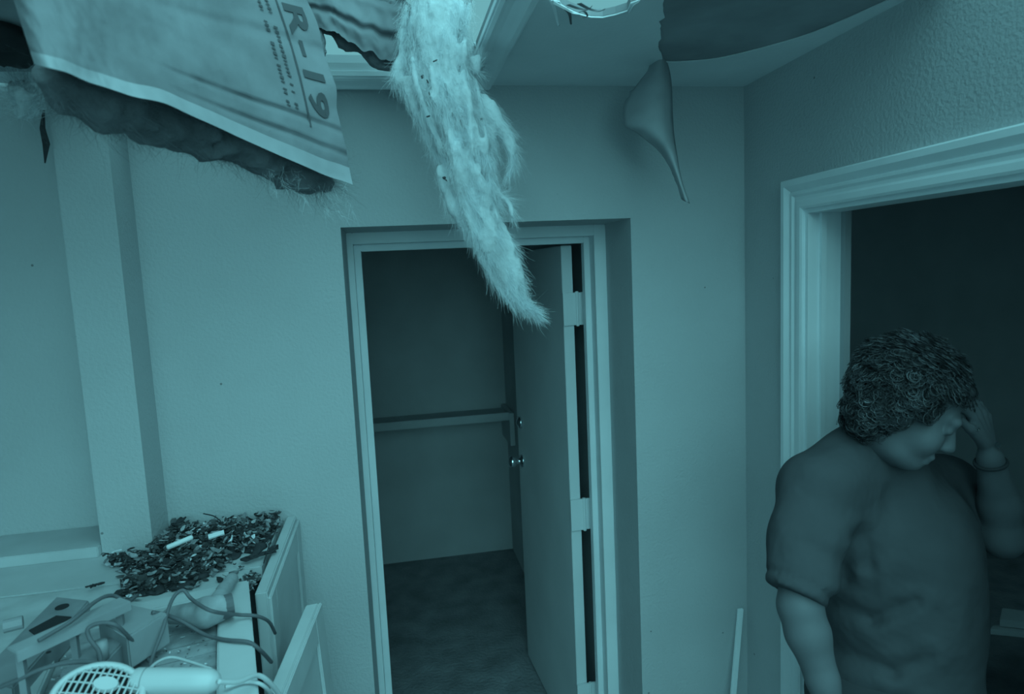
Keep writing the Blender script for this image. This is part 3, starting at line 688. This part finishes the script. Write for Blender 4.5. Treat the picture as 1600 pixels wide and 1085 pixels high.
# hanging tufts below the edge
tuf = []
for x, y, d, l_ in ((415, 262, 1.26, .05), (435, 265, 1.27, .04), (460, 275, 1.29, .05), (515, 292, 1.36, .06), (535, 285, 1.37, .06), (500, 300, 1.34, .05)):
    q = P(x, y, d); tuf.append((np.array([q+np.array([0, 0, .01]), q+np.array([.006, 0, -l_*.5]), q+np.array([.016, 0, -l_])]), np.array([.014, .009, .003])))
o = link('hanging_tuft', fibres_along(tuf, 260, 1, .014, .6, .0005), 'wool', ba); o['kind'] = 'stuff'
# --- second batt + torn wool tail
bb = thing('insulation_batt', 'torn insulation batt spilling a long white wool tail from the skylight', 'insulation', tuple(map(float, P(600, -150, 1.55))))
def S2(u, v):
    lowx = np.interp(u, [0, .15, .3, .45, .6, .8, 1], [400, 455, 492, 520, 545, 585, 622]); lowy = np.interp(u, [0, .15, .3, .45, .6, .8, 1], [0, 18, 42, 48, 64, 85, 97])
    topx = 330+320*u; topy = -160+u*40
    wob = 5*fbm(np.stack([u*14, u*0, u*0+5], -1), 3)*(1-v)
    px = lowx*(1-v)+topx*v; py = (lowy+wob)*(1-v)+topy*v
    d = 1.50+.05*v+.012*fbm(np.stack([u*6, v*6, u*0+3], -1), 3)+.018*np.exp(-((v-.17)/.025)**2)+.018*np.exp(-((v-.42)/.03)**2)
    r = np.array(_f2)+((px-800)/FPX)[..., None]*_r3-((py-542.5)/FPX)[..., None]*_u3
    return CAMP+r*d[..., None]
S_keep = S; S = S2
link('paper_face', gridmesh(np.linspace(0, 1, 90), np.linspace(0, 1, 60)), 'kraft', bb, True)
S = S_keep
sd = SDF(.008); edge = [P(x, y, 1.56) for x, y in ((470, 25), (500, 42), (545, 66), (590, 84), (620, 92))]
sd.chain(edge, [.014, .012, .018, .024, .03], .02); e2 = [P(x, y-45, 1.58) for x, y in ((450, 0), (500, 22), (545, 46), (590, 64), (620, 72))]; sd.chain(e2, [.045]*5, .03)
V_, Q_ = sd.mesh(lambda G, f: f+.010*fbm(G*35, 3)); link('glass_wool', npmesh(V_, Q_), 'woolshade', bb, True)
DT = 1.52
def sp_(pts): # (px, py, rpx[, dd])
    q = catmull([P(p[0], p[1], DT+(p[3] if len(p) > 3 else 0)) for p in pts], 5); r = catmull([(p[2]*DT/FPX, 0, 0) for p in pts], 5)[:, 0]; return q, np.maximum(r, .0015)
main = sp_([(690, -120, 60, .05), (685, -40, 62, .03), (682, 20, 62), (680, 70, 62), (690, 120, 56), (706, 165, 52, -.01), (722, 210, 46, -.015), (731, 250, 40, -.015), (738, 290, 35, -.01), (746, 330, 29), (757, 365, 25), (772, 400, 18), (790, 432, 12), (804, 458, 8), (818, 474, 4), (828, 483, 1)])
tail = [main,
    sp_([(640, 130, 22), (652, 165, 17), (668, 205, 11), (680, 240, 4)]),
    sp_([(700, 270, 26), (712, 310, 22), (724, 340, 18), (735, 358, 8), (738, 364, 3)]),
    sp_([(752, 165, 24), (772, 190, 20), (788, 210, 14), (798, 232, 9), (801, 252, 6), (797, 266, 2)]),
    sp_([(765, 205, 16), (768, 225, 10), (772, 240, 3)]),
    sp_([(755, 320, 12), (770, 309, 7), (784, 308, 5), (796, 320, 4), (802, 342, 2)]),
    sp_([(757, 320, 14), (775, 350, 10), (788, 370, 9), (799, 384, 5), (802, 390, 1.5)]),
    sp_([(752, 380, 14), (762, 410, 13), (774, 438, 9), (786, 455, 6), (797, 472, 2)]),
    sp_([(795, 400, 10), (810, 425, 7), (818, 455, 4), (822, 470, 1.5)]),
    sp_([(628, 95, 18), (622, 120, 12), (628, 135, 6)]),
    sp_([(735, 95, 12), (742, 110, 8), (748, 90, 4)])]
mq, mr_ = main; nm = len(mq); rs = np.random.default_rng(21)
for k in range(90):
    i0 = int(rs.uniform(.12, .68)*nm); ln_ = int(rs.uniform(.10, .30)*nm)+3; i1 = min(nm-1, i0+ln_); ii = np.arange(i0, i1+1)
    if len(ii) < 4: continue
    ph = rs.uniform(0, 6.28); of = rs.uniform(.45, 1.0); tw = rs.uniform(-1.2, 1.2); tt_ = np.linspace(0, 1, len(ii))
    q = mq[ii]+(mr_[ii]*of)[:, None]*(np.cos(ph+tw*tt_)[:, None]*_r3-np.abs(np.sin(ph+tw*tt_))[:, None]*_f2*.9)
    flick = rs.uniform(-.012, .02)*(tt_**3)[:, None]*np.array(_r3); q = q+flick
    tail.append((q, np.maximum(rs.uniform(.006, .013)*np.sin(np.pi*np.clip(.15+.85*tt_, 0, 1))**.7, .0012)))
sd = SDF(.004)
for k, (q, r) in enumerate(tail): sd.chain(q, np.maximum(r*(.62 if k == 0 else .72)-.003, .0006), .010)
V_, Q_ = sd.mesh(lambda G, f: f+.005*fbm(G*np.array([34, 34, 14], np.float32), 3)+.002*fbm(G*np.array([120, 120, 35], np.float32), 2))
o = link('wool_tail', npmesh(V_, Q_), 'wool', bb, True); tag(o, 'ragged white glass wool tail hanging in front of the doorway')
o = link('loose_fibres', fibres_along(tail, 110000, .95, .034, .20, .0005), 'wool', bb); o['kind'] = 'stuff'
o = link('loose_fibres', fibres_along(tail, 30000, 1.0, .012, .75, .0005, 5), 'wool', bb); o['kind'] = 'stuff'
# dirt flecks caught in the wool
fl = MB()
for x, y in ((660, 120), (668, 128), (676, 142), (672, 146), (669, 182), (694, 278), (696, 281), (752, 187), (680, 95)):
    rad_ = np.interp(y, [60, 120, 165, 210, 290], [62, 56, 52, 46, 35])*DT/FPX; q = P(x, y, DT-rad_*.75)
    fl.obox(q, (random.uniform(.001, .004), .001, random.uniform(-.002, .002)), (-.001, .002, .001), (random.uniform(-.001, .001), -.001, random.uniform(.001, .003)))
o = fl.link('dirt_fleck', 'ink', bb); o['kind'] = 'stuff'
# wool scraps stuck to the wall / trim
def clump(name, label, cat, c, r, m_, seed, n=1500, fl_=.03):
    sd = SDF(.005); sd.ell(c, r); rs = np.random.default_rng(seed)
    for _ in range(5): sd.ell(c+rs.normal(size=3)*np.array(r)*.6, np.array(r)*.6)
    V_, Q_ = sd.mesh(lambda G, f: f+.3*min(r)*fbm(G*60+seed, 3))
    o = thing(name, label, cat, tuple(map(float, c)))
    link('wad', npmesh(V_, Q_), m_, o, True)
    pts = np.array([c-np.array([0, 0, r[2]]), c, c+np.array([0, 0, r[2]])]); q = link('loose_fibres', fibres_along([(pts, np.full(3, r[0]))], n, 1.0, fl_, .9, .0006), m_, o); q['kind'] = 'stuff'
clump('wool_scrap', 'tattered pale wool wad stuck high on the wall left of the pilaster', 'insulation', PY(40, 156, 1.74), (.026, .028, .024), 'wool', 4)
clump('wool_scrap', 'small wool wad snagged on the skylight casing beside the tail', 'insulation', P(744, 95, 1.66), (.016, .016, .018), 'wool', 8, 700, .02)
# peeled strip of wall paper at the pilaster top
q = [PY(68, 172, 1.80), PY(66, 200, 1.79), PY(72, 225, 1.80), PY(70, 255, 1.81)]
b = MB(); wdt = [.002, .006, .008, .001]
for k in range(3):
    a_, c_ = q[k], q[k+1]; wa, wc = wdt[k], wdt[k+1]
    b.hexa([a_+(-wa, 0, 0), a_+(wa, 0, 0), a_+(wa, .002, 0), a_+(-wa, .002, 0)], [c_+(-wc, 0, 0), c_+(wc, 0, 0), c_+(wc, .002, 0), c_+(-wc, .002, 0)])
tag(b.link('torn_paper_strip', 'bark', base=tuple(map(float, q[-1]))), 'dark torn paper strip dangling on the pilaster edge below the wool wad', 'paper strip')
# black tar paper scrap far left
sd = SDF(.008); c = P(8, 58, 1.35); sd.ell(c, (.05, .05, .05)); sd.ell(c+np.array([-.09, 0, -.0]), (.09, .06, .06), k=.03); sd.ell(P(35, 72, 1.35), (.028, .04, .022), k=.03); sd.ell(P(-12, 8, 1.35), (.055, .05, .06), k=.03)
V_, Q_ = sd.mesh(lambda G, f: f+.015*fbm(G*25, 3)); tag(link('tar_paper_scrap', npmesh(V_, Q_), 'felt', base=tuple(map(float, c)), smooth=True), 'black crumpled tar paper bulging behind the batt in the top left corner', 'tar paper')
# loose trim sliver across the skylight casing
a_, c_ = P(742, 66, 1.62), P(758, 92, 1.62)
tag(MB().obox((a_+c_)/2, (c_-a_)/2, (.003, 0, .002), (0, .004, 0)).link('wood_sliver', 'trim', base=tuple(map(float, c_))), 'short pale wood sliver snapped across the skylight casing', 'wood sliver')
# vinyl flap in the sky opening
q = [P(700, -30, 1.75), P(745, -30, 1.75), P(737, 4, 1.75), P(729, 27, 1.75), P(712, 8, 1.75)]
b = MB(); b.add(q+[p+np.array([0, .004, 0]) for p in q], [(0, 1, 2, 3, 4), (9, 8, 7, 6, 5)]+[(i, (i+1) % 5, 5+(i+1) % 5, 5+i) for i in range(5)])
tag(b.link('siding_flap', 'flange', base=tuple(map(float, q[3]))), 'pale torn corner of sheeting hanging against the sky above the tail', 'sheeting')
# torn paper shreds around the ceiling hole
sh_ = thing('torn_ceiling_paper', 'frayed white paper shreds around the small ceiling hole', 'torn paper', tuple(map(float, PZ(940, 28, CZ))))
for pts in (((862, 2), (866, 14), (872, 38), (874, 40)), ((884, 14), (890, 22), (892, 36), (893, 38)), ((888, 8), (905, 14), (918, 16), (925, 10)), ((900, 22), (912, 18), (918, 26), (910, 28)), ((905, 6), (920, 14), (935, 18), (945, 15)), ((865, 4), (880, 12), (895, 20), (905, 22)), ((985, 20), (992, 8), (1000, 2), (1003, -5))):
    q = catmull([PZ(x, y, CZ-.004-.004*i) for i, (x, y) in enumerate(pts)], 5); wd_ = random.uniform(.002, .005)*np.linspace(1, .2, len(q))
    V_ = [p+np.array([s*w_, 0, .001*s]) for p, w_ in zip(q, wd_) for s in (-1, 1)]; V_ += [p+np.array([0, 0, .0012]) for p in V_]; n_ = len(q)*2
    Fc = []
    for i in range(len(q)-1): k = i*2; Fc += [(k, k+1, k+3, k+2), (n_+k, n_+k+2, n_+k+3, n_+k+1), (k, k+2, n_+k+2, n_+k), (k+1, n_+k+1, n_+k+3, k+3)]
    MB().add(V_, Fc).link('shred', random.choice(['trim', 'trim', 'cord']), sh_)
# hanging peeled ceiling film
L_ = catmull(np.array([(1030, 74, 0), (1018, 100, 0), (1000, 128, 0), (984, 148, 0), (975, 170, 0), (976, 196, 0), (992, 205, 0), (1026, 232, 0), (1044, 256, 0), (1056, 282, 0), (1066, 312, 0)], float), 6)
R2 = catmull(np.array([(1034, 74, 0), (1040, 92, 0), (1046, 112, 0), (1049, 135, 0), (1050, 160, 0), (1051, 188, 0), (1053, 212, 0), (1057, 240, 0), (1061, 265, 0), (1067, 290, 0), (1077, 318, 0)], float), 6)
V_ = []; nu = 14
for i in range(len(L_)):
    v = i/(len(L_)-1)
    for j in range(nu):
        u = j/(nu-1); q = L_[i]*(1-u)+R2[i]*u
        d = 1.74-.03*v + (.085*((.72-u)/.72)**2 if u < .72 else .055*((u-.72)/.28)**2)*math.sin(math.pi*min(1, .12+v*.75))
        jx = random.uniform(-1.3, 1.3) if j in (0,) else 0
        V_.append(P(q[0]+jx, q[1]+jx, d))
Fc = [(i*nu+j, i*nu+j+1, (i+1)*nu+j+1, (i+1)*nu+j) for i in range(len(L_)-1) for j in range(nu-1)]
me = fromdata(V_, Fc); o = link('peeled_paint_film', me, 'peel', base=tuple(map(float, V_[0])), smooth=True)
so = o.modifiers.new('thickness', 'SOLIDIFY'); so.thickness = .0015
tag(o, 'curled strip of peeled ceiling film dangling in front of the back wall', 'peeled film')

# ================================================================== DARK ROOM CONTENTS
tb = thing('dresser', 'dark overturned dresser in the unlit room at the right edge', 'dresser', (2.6, 1.35, 0))
MB().box(2.2, 3.1, .9, 1.75, 0, .52).link('body', 'darkwood', tb, bevel=.01)
MB().box(2.17, 3.13, .87, 1.78, .521, .55).link('top', 'darkwood', tb, bevel=.005)
for i in range(2): MB().box(2.185, 2.199, .93+.41*i, 1.31+.41*i, .08, .46).link('drawer', 'darkwood', tb, bevel=.004)
def slab(label, pts, z, h_, m_='card', name='pale_board'):
    t_ = [PZ(x, y, z) for x, y in pts]; b_ = [q-np.array([0, 0, h_]) for q in t_]
    tag(MB().hexa(b_, t_).link(name, m_, base=tuple(map(float, b_[0])), bevel=.002), label, 'debris')
slab('pale broken board on the dark dresser by the right frame edge', [(1562, 968), (1566, 950), (1625, 958), (1625, 975)], .60, .028)
slab('long pale scrap below the broken board at the right frame edge', [(1546, 984), (1552, 977), (1625, 974), (1625, 992)], .57, .019)

# ================================================================== PERSON
DP = 1.45
hc = P(1425, 632, DP)
def cv(r, u, t): q = r*_r3+u*_u3-t*_f2; return q/np.linalg.norm(q)
hf = cv(.70, -.55, .45); hu = cv(.47, .83, .29); hu = hu-hf*hu.dot(hf); hu /= np.linalg.norm(hu); hl = np.cross(hf, hu)   # hl: towards her right
HR = np.array([hl, hf, hu])
def hp(x, y, z): return hc+hl*x+hf*y+hu*z
rsh = P(1276, 770, 1.48); lsh = P(1478, 758, 1.66); nb = P(1366, 722, 1.56); ground = np.array([P(1400, 900, 1.54)[0], P(1400, 900, 1.54)[1], 0])
pe = thing('person', 'curly-haired person in a dark T-shirt bowing with one hand to the forehead', 'person', tuple(map(float, ground)))
sk_ = SDF(.0046)
sk_.ell(hp(0, -.012, .03), (.074, .093, .082), HR, .02).ell(hp(0, .035, -.045), (.060, .058, .078), HR, .02)
sk_.ell(hp(0, .066, -.103), (.026, .022, .019), HR, .02).ell(hp(0, .032, -.098), (.050, .045, .032), HR, .025)
for s_ in (-1, 1):
    sk_.ell(hp(s_*.034, .058, -.046), (.030, .030, .030), HR, .02)
    sk_.ell(hp(s_*.076, -.008, -.02), (.010, .016, .030), HR, .006)
    sk_.ell(hp(s_*.031, .104, -.002), (.017, .014, .011), HR, .012, True)
    sk_.ell(hp(s_*.031, .082, -.007), (.013, .011, .009), HR, .003)
    sk_.ell(hp(s_*.010, .099, -.044), .0075, HR, .006)
sk_.cone(hp(-.036, .083, .016), hp(.036, .083, .016), .012, .012, .015)
sk_.cone(hp(0, .086, .002), hp(0, .107, -.038), .008, .0112, .010)
sk_.cone(hp(-.018, .091, -.074), hp(.018, .091, -.074), .0075, .0075, .006).cone(hp(-.015, .088, -.087), hp(.015, .088, -.087), .0075, .0075, .006)
sk_.cone(hp(-.02, .101, -.0805), hp(.02, .101, -.0805), .0035, .0035, .004, True)
sk_.cone(hp(0, -.02, -.06), nb, .054, .052, .03)
sk_.cone(nb, P(1392, 880, 1.66), .045, .07, .03)           # chest core under the shirt
sk_.cone(nb, rsh, .04, .045, .03).cone(nb, lsh, .04, .045, .03)
rel = P(1250, 948, 1.37); rwr = P(1303, 1128, 1.33)
sk_.chain([rsh, P(1261, 850, 1.435), P(1252, 905, 1.395), rel, P(1262, 990, 1.36), P(1285, 1062, 1.345), rwr], [.046, .044, .043, .043, .043, .031, .025], .015)
lel = P(1566, 842, 1.56); lwr = P(1547, 716, 1.50)
sk_.chain([lsh, P(1530, 815, 1.62), lel], [.055, .052, .043], .02).chain([lel, P(1562, 790, 1.545), lwr], [.041, .042, .027], .02)
def hand(wr, kn, tips, thumb, pr, nail=None):
    # palm from wrist to the knuckle row, then fingers with two bends each
    for k_ in kn: sk_.cone(wr+(k_-wr)*.15, k_, .014, .0115, .010)
    for k_, (m1, tp) in zip(kn, tips): sk_.chain([k_, m1, tp], [.0100, .0090, .0075], .003)
    sk_.chain(thumb, [.013, .0105, .0085], .006)
# raised left hand: fingers spread over the brow
kn = [P(1519, 652, 1.470), P(1526, 646, 1.488), P(1534, 645, 1.506), P(1541, 650, 1.522)]
tips = [(P(1506, 640, 1.462), P(1495, 641, 1.468)), (P(1511, 630, 1.480), P(1497, 630, 1.482)), (P(1520, 626, 1.502), P(1504, 622, 1.500)), (P(1529, 631, 1.522), P(1515, 624, 1.518))]
hand(lwr, kn, tips, [P(1536, 692, 1.485), P(1516, 670, 1.462), P(1499, 656, 1.456)], None)
# hanging right hand
dn_ = (rwr-P(1285, 1062, 1.345)); dn_ /= np.linalg.norm(dn_)
kn = [rwr+dn_*.085+_f2*q+_r3*.006*abs(q)*20 for q in (-.033, -.011, .011, .032)]
tips = [(k_+dn_*l_*.5+_r3*.008, k_+dn_*l_*.92+_r3*.028) for k_, l_ in zip(kn, (.072, .082, .076, .060))]
hand(rwr, kn, tips, [rwr+dn_*.03-_f2*.028, rwr+dn_*.07-_f2*.048+_r3*.01, rwr+dn_*.10-_f2*.045+_r3*.022], None)
V_, Q_ = sk_.mesh()
link('body', npmesh(V_, Q_), 'skin', pe, True)
# T-shirt
st = SDF(.007)
tr = np.array([_r3*1.0, [0, 0, 0], [0, 0, 1.]]); rgt = np.array([.86, -.5, 0]); dpt = np.array([.5, .86, 0]); TR = np.array([rgt, dpt, [0, 0, 1.]])
st.ell(P(1392, 835, 1.62), (.175, .150, .175), TR, .06)
st.ell(P(1425, 870, 1.55), (.115, .11, .115), TR, .08)
st.ell(P(1408, 965, 1.60), (.175, .170, .24), TR, .08)
st.ell(P(1395, 1110, 1.60), (.190, .18, .20), TR, .06)
st.ell(P(1310, 800, 1.53), (.075, .075, .11), TR, .07)
st.cone(P(1350, 712, 1.55), P(1408, 752, 1.55), .058, .06, .04).cone(P(1338, 712, 1.55), P(1280, 755, 1.50), .048, .055, .06)
st.cone(P(1348, 712, 1.56), rsh, .050, .068, .07).cone(P(1385, 722, 1.59), lsh, .050, .066, .05)
hem = P(1247, 922, 1.378)
st.chain([rsh, P(1262, 848, 1.43), hem], [.070, .069, .062], .05)
st.chain([lsh, P(1528, 812, 1.62)], [.070, .064], .03)
fold_l = ((1322, 905, 1318, 868, .012), (1330, 842, 1334, 880, .008), (1352, 838, 1356, 885, .010), (1300, 940, 1365, 968, .012), (1365, 968, 1432, 940, .012), (1288, 1005, 1395, 1050, .010), (1395, 1050, 1450, 1030, .008), (1300, 1075, 1420, 1100, .01), (1262, 850, 1312, 880, .006), (1400, 905, 1450, 915, .006))
adir = (hem-P(1250, 840, 1.41)); adir /= np.linalg.norm(adir); adir = adir+np.array(_r3)*-.32; adir /= np.linalg.norm(adir)
hcp = P(1243, 928, 1.37)
def shirt_post(G, f):
    f = f+.005*fbm(G*np.array([9, 9, 6], np.float32), 2)
    rel_ = G-CAMP; dz = rel_@_f2; gx = 800+FPX*(rel_@_r3)/dz; gy = 542.5-FPX*(rel_@_u3)/dz
    for x0, y0, x1, y1, am in fold_l:        # creases pressed into the cloth
        ex_, ey_ = x1-x0, y1-y0; tq = np.clip(((gx-x0)*ex_+(gy-y0)*ey_)/(ex_*ex_+ey_*ey_), 0, 1); dq = np.hypot(gx-x0-tq*ex_, gy-y0-tq*ey_)
        f = f+np.where(dz < 1.62, am*.62*np.exp(-(dq/11)**2)-am*.25*np.exp(-((dq-24)/14)**2), 0)
    along = (G-hcp)@adir; near = np.linalg.norm(G-hcp, axis=-1) < .13
    t = (G-rel)@adir
    dax = np.linalg.norm((G-hcp)-along[..., None]*adir, axis=-1)
    sel = near & (along > -.0) & (dax < .10) & ((G@_r3) < (P(1288, 930, 1.37)@_r3))
    f = np.where(sel, np.maximum(f, along), f)
    band = near & (np.abs(along+.022) < .0035) & (dax < .10) & ((G@_r3) < (P(1292, 930, 1.37)@_r3))
    f = np.where(band, f+.0045, f)
    return f
V_, Q_ = st.mesh(shirt_post)
link('t_shirt', npmesh(V_, Q_), 'shirt', pe, True)
# collar ribbing
ring = []
cx = hp(0, -.02, -.06)*.25+nb*.75; nd = nb-hp(0, -.02, -.06); nd /= np.linalg.norm(nd); e1 = np.cross(nd, [0, 0, 1.]); e1 /= np.linalg.norm(e1); e2 = np.cross(nd, e1)
for t in np.linspace(0, 2*math.pi, 33): ring.append(cx+nd*.002+.066*(e1*math.cos(t)+e2*math.sin(t)))
MB().tube(ring, .0065, 8, False).link('collar', 'shirt', pe, smooth=True)
# trousers and shoes
hipc = P(1395, 1110, 1.54); hipc = np.array([ground[0], ground[1], .86])
pt = SDF(.012); pt.ell(hipc, (.175, .175, .15), TR, .05)
for s_ in (-1, 1):
    hj = hipc+rgt*s_*.09; kn_ = np.array([hj[0], hj[1], .47])-dpt*.02; an = np.array([hj[0], hj[1], .08])
    pt.chain([hj, kn_, an], [.105, .075, .062], .03)
V_, Q_ = pt.mesh(); link('trousers', npmesh(V_, Q_), 'pants', pe, True)
for s_ in (-1, 1):
    hj = hipc+rgt*s_*.09; fw = np.array([.55, -.83, 0])
    sd = SDF(.01); sd.cone(np.array([hj[0], hj[1], .045])-fw*.04, np.array([hj[0], hj[1], .036])+fw*.15, .042, .036, .02)
    V_, Q_ = sd.mesh(); V_[:, 2] = np.maximum(V_[:, 2], .001); link('shoe', npmesh(V_, Q_), 'black', pe, True)
# hair: soft cap plus many curls
hs_ = SDF(.006); hs_.ell(hp(0, -.03, .042), (.088, .084, .080), HR, .03).ell(hp(0, -.050, -.034), (.080, .050, .066), HR, .03).ell(hp(0, .040, .072), (.066, .042, .030), HR, .03)
hs_.ell(hp(.078, -.03, -.02), (.020, .050, .045), HR, .02).ell(hp(-.078, -.03, -.02), (.020, .050, .045), HR, .02)
V_, Q_ = hs_.mesh(lambda G, f: f+.006*fbm(G*38, 3)); me = npmesh(V_, Q_); addshade(me, np.full(len(me.polygons), .6)); ho = link('hair', me, 'hair', pe, True)
n_h = 16000; dd_ = rng.normal(size=(n_h*2, 3)); dd_ /= np.linalg.norm(dd_, axis=1)[:, None]
lc = dd_*np.array([.105, .108, .106])*(.93+.16*rng.random((n_h*2, 1)))+np.array([0, -.030, .028])
lc[n_h*3//2:] = dd_[n_h*3//2:]*np.array([.092, .062, .080])*(.95+.14*rng.random((n_h*2-n_h*3//2, 1)))+np.array([0, -.050, -.034])
lc += .012*np.stack([vnoise(dd_*5+q*13) for q in range(3)], -1)
ok = ~(((lc[:, 1] > .045) & (lc[:, 2] < .056)) | ((lc[:, 1] > .012) & (lc[:, 2] < -.005)) | (lc[:, 2] < -.118)) & (rng.random(n_h*2) < .62)
lc = lc[ok]; dd_ = dd_[ok]; n_h = len(lc)
base_ = hc+lc[:, :1]*hl+lc[:, 1:2]*hf+lc[:, 2:]*hu; nn = dd_[:, :1]*hl+dd_[:, 1:2]*hf+dd_[:, 2:]*hu
cell = np.floor(lc*55); rot = vnoise(cell*7.7+.5)*3.1+rng.normal(size=n_h)*.35           # neighbouring hairs curl together
e1 = np.cross(nn, hu); e1 /= np.linalg.norm(e1, axis=1)[:, None]+1e-9; e2 = np.cross(nn, e1)
rc = (.008+.006*rng.random(n_h))[:, None, None]; t_ = np.linspace(0, 4.6, 9)[None, :, None]+rot[:, None, None]
cur = base_[:, None]+rc*(e1[:, None]*np.cos(t_)+e2[:, None]*np.sin(t_))+nn[:, None]*(.006*np.sin(t_*1.0)+.004*rng.random((n_h, 1, 1)))
me = ribbons(cur, .0016); k_ = 8; addshade(me, np.repeat(.35+.9*rng.random(n_h)**2+.7*(vnoise(cell*3.1) > .25), k_))
o = link('curls', me, 'hair', ho, True); o['kind'] = 'stuff'
# wristwatch and ring
wa = lwr-lel; wa /= np.linalg.norm(wa); e1 = np.cross(wa, [0, 0, 1.]); e1 /= np.linalg.norm(e1); e2 = np.cross(wa, e1); c = lwr-wa*.012
wt_ = MB().tube([c+.0305*(e1*math.cos(t)+e2*math.sin(t)) for t in np.linspace(0, 2*math.pi, 25)], .004, 8, False).link('wristwatch', 'pants', pe, smooth=True)
q = P(1558, 695, 1.475); MB().cyl(q, q-_f2*.004, .006, n=14).link('watch_face', 'steel', wt_)
q = P(1523, 668, 1.462); MB().tube([q+.011*(_r3*math.cos(t)*.7+_u3*math.sin(t)*.5+_f2*math.sin(t)*.8) for t in np.linspace(0, 2*math.pi, 17)], .0016, 6, False).link('ring', 'steel', pe, smooth=True)
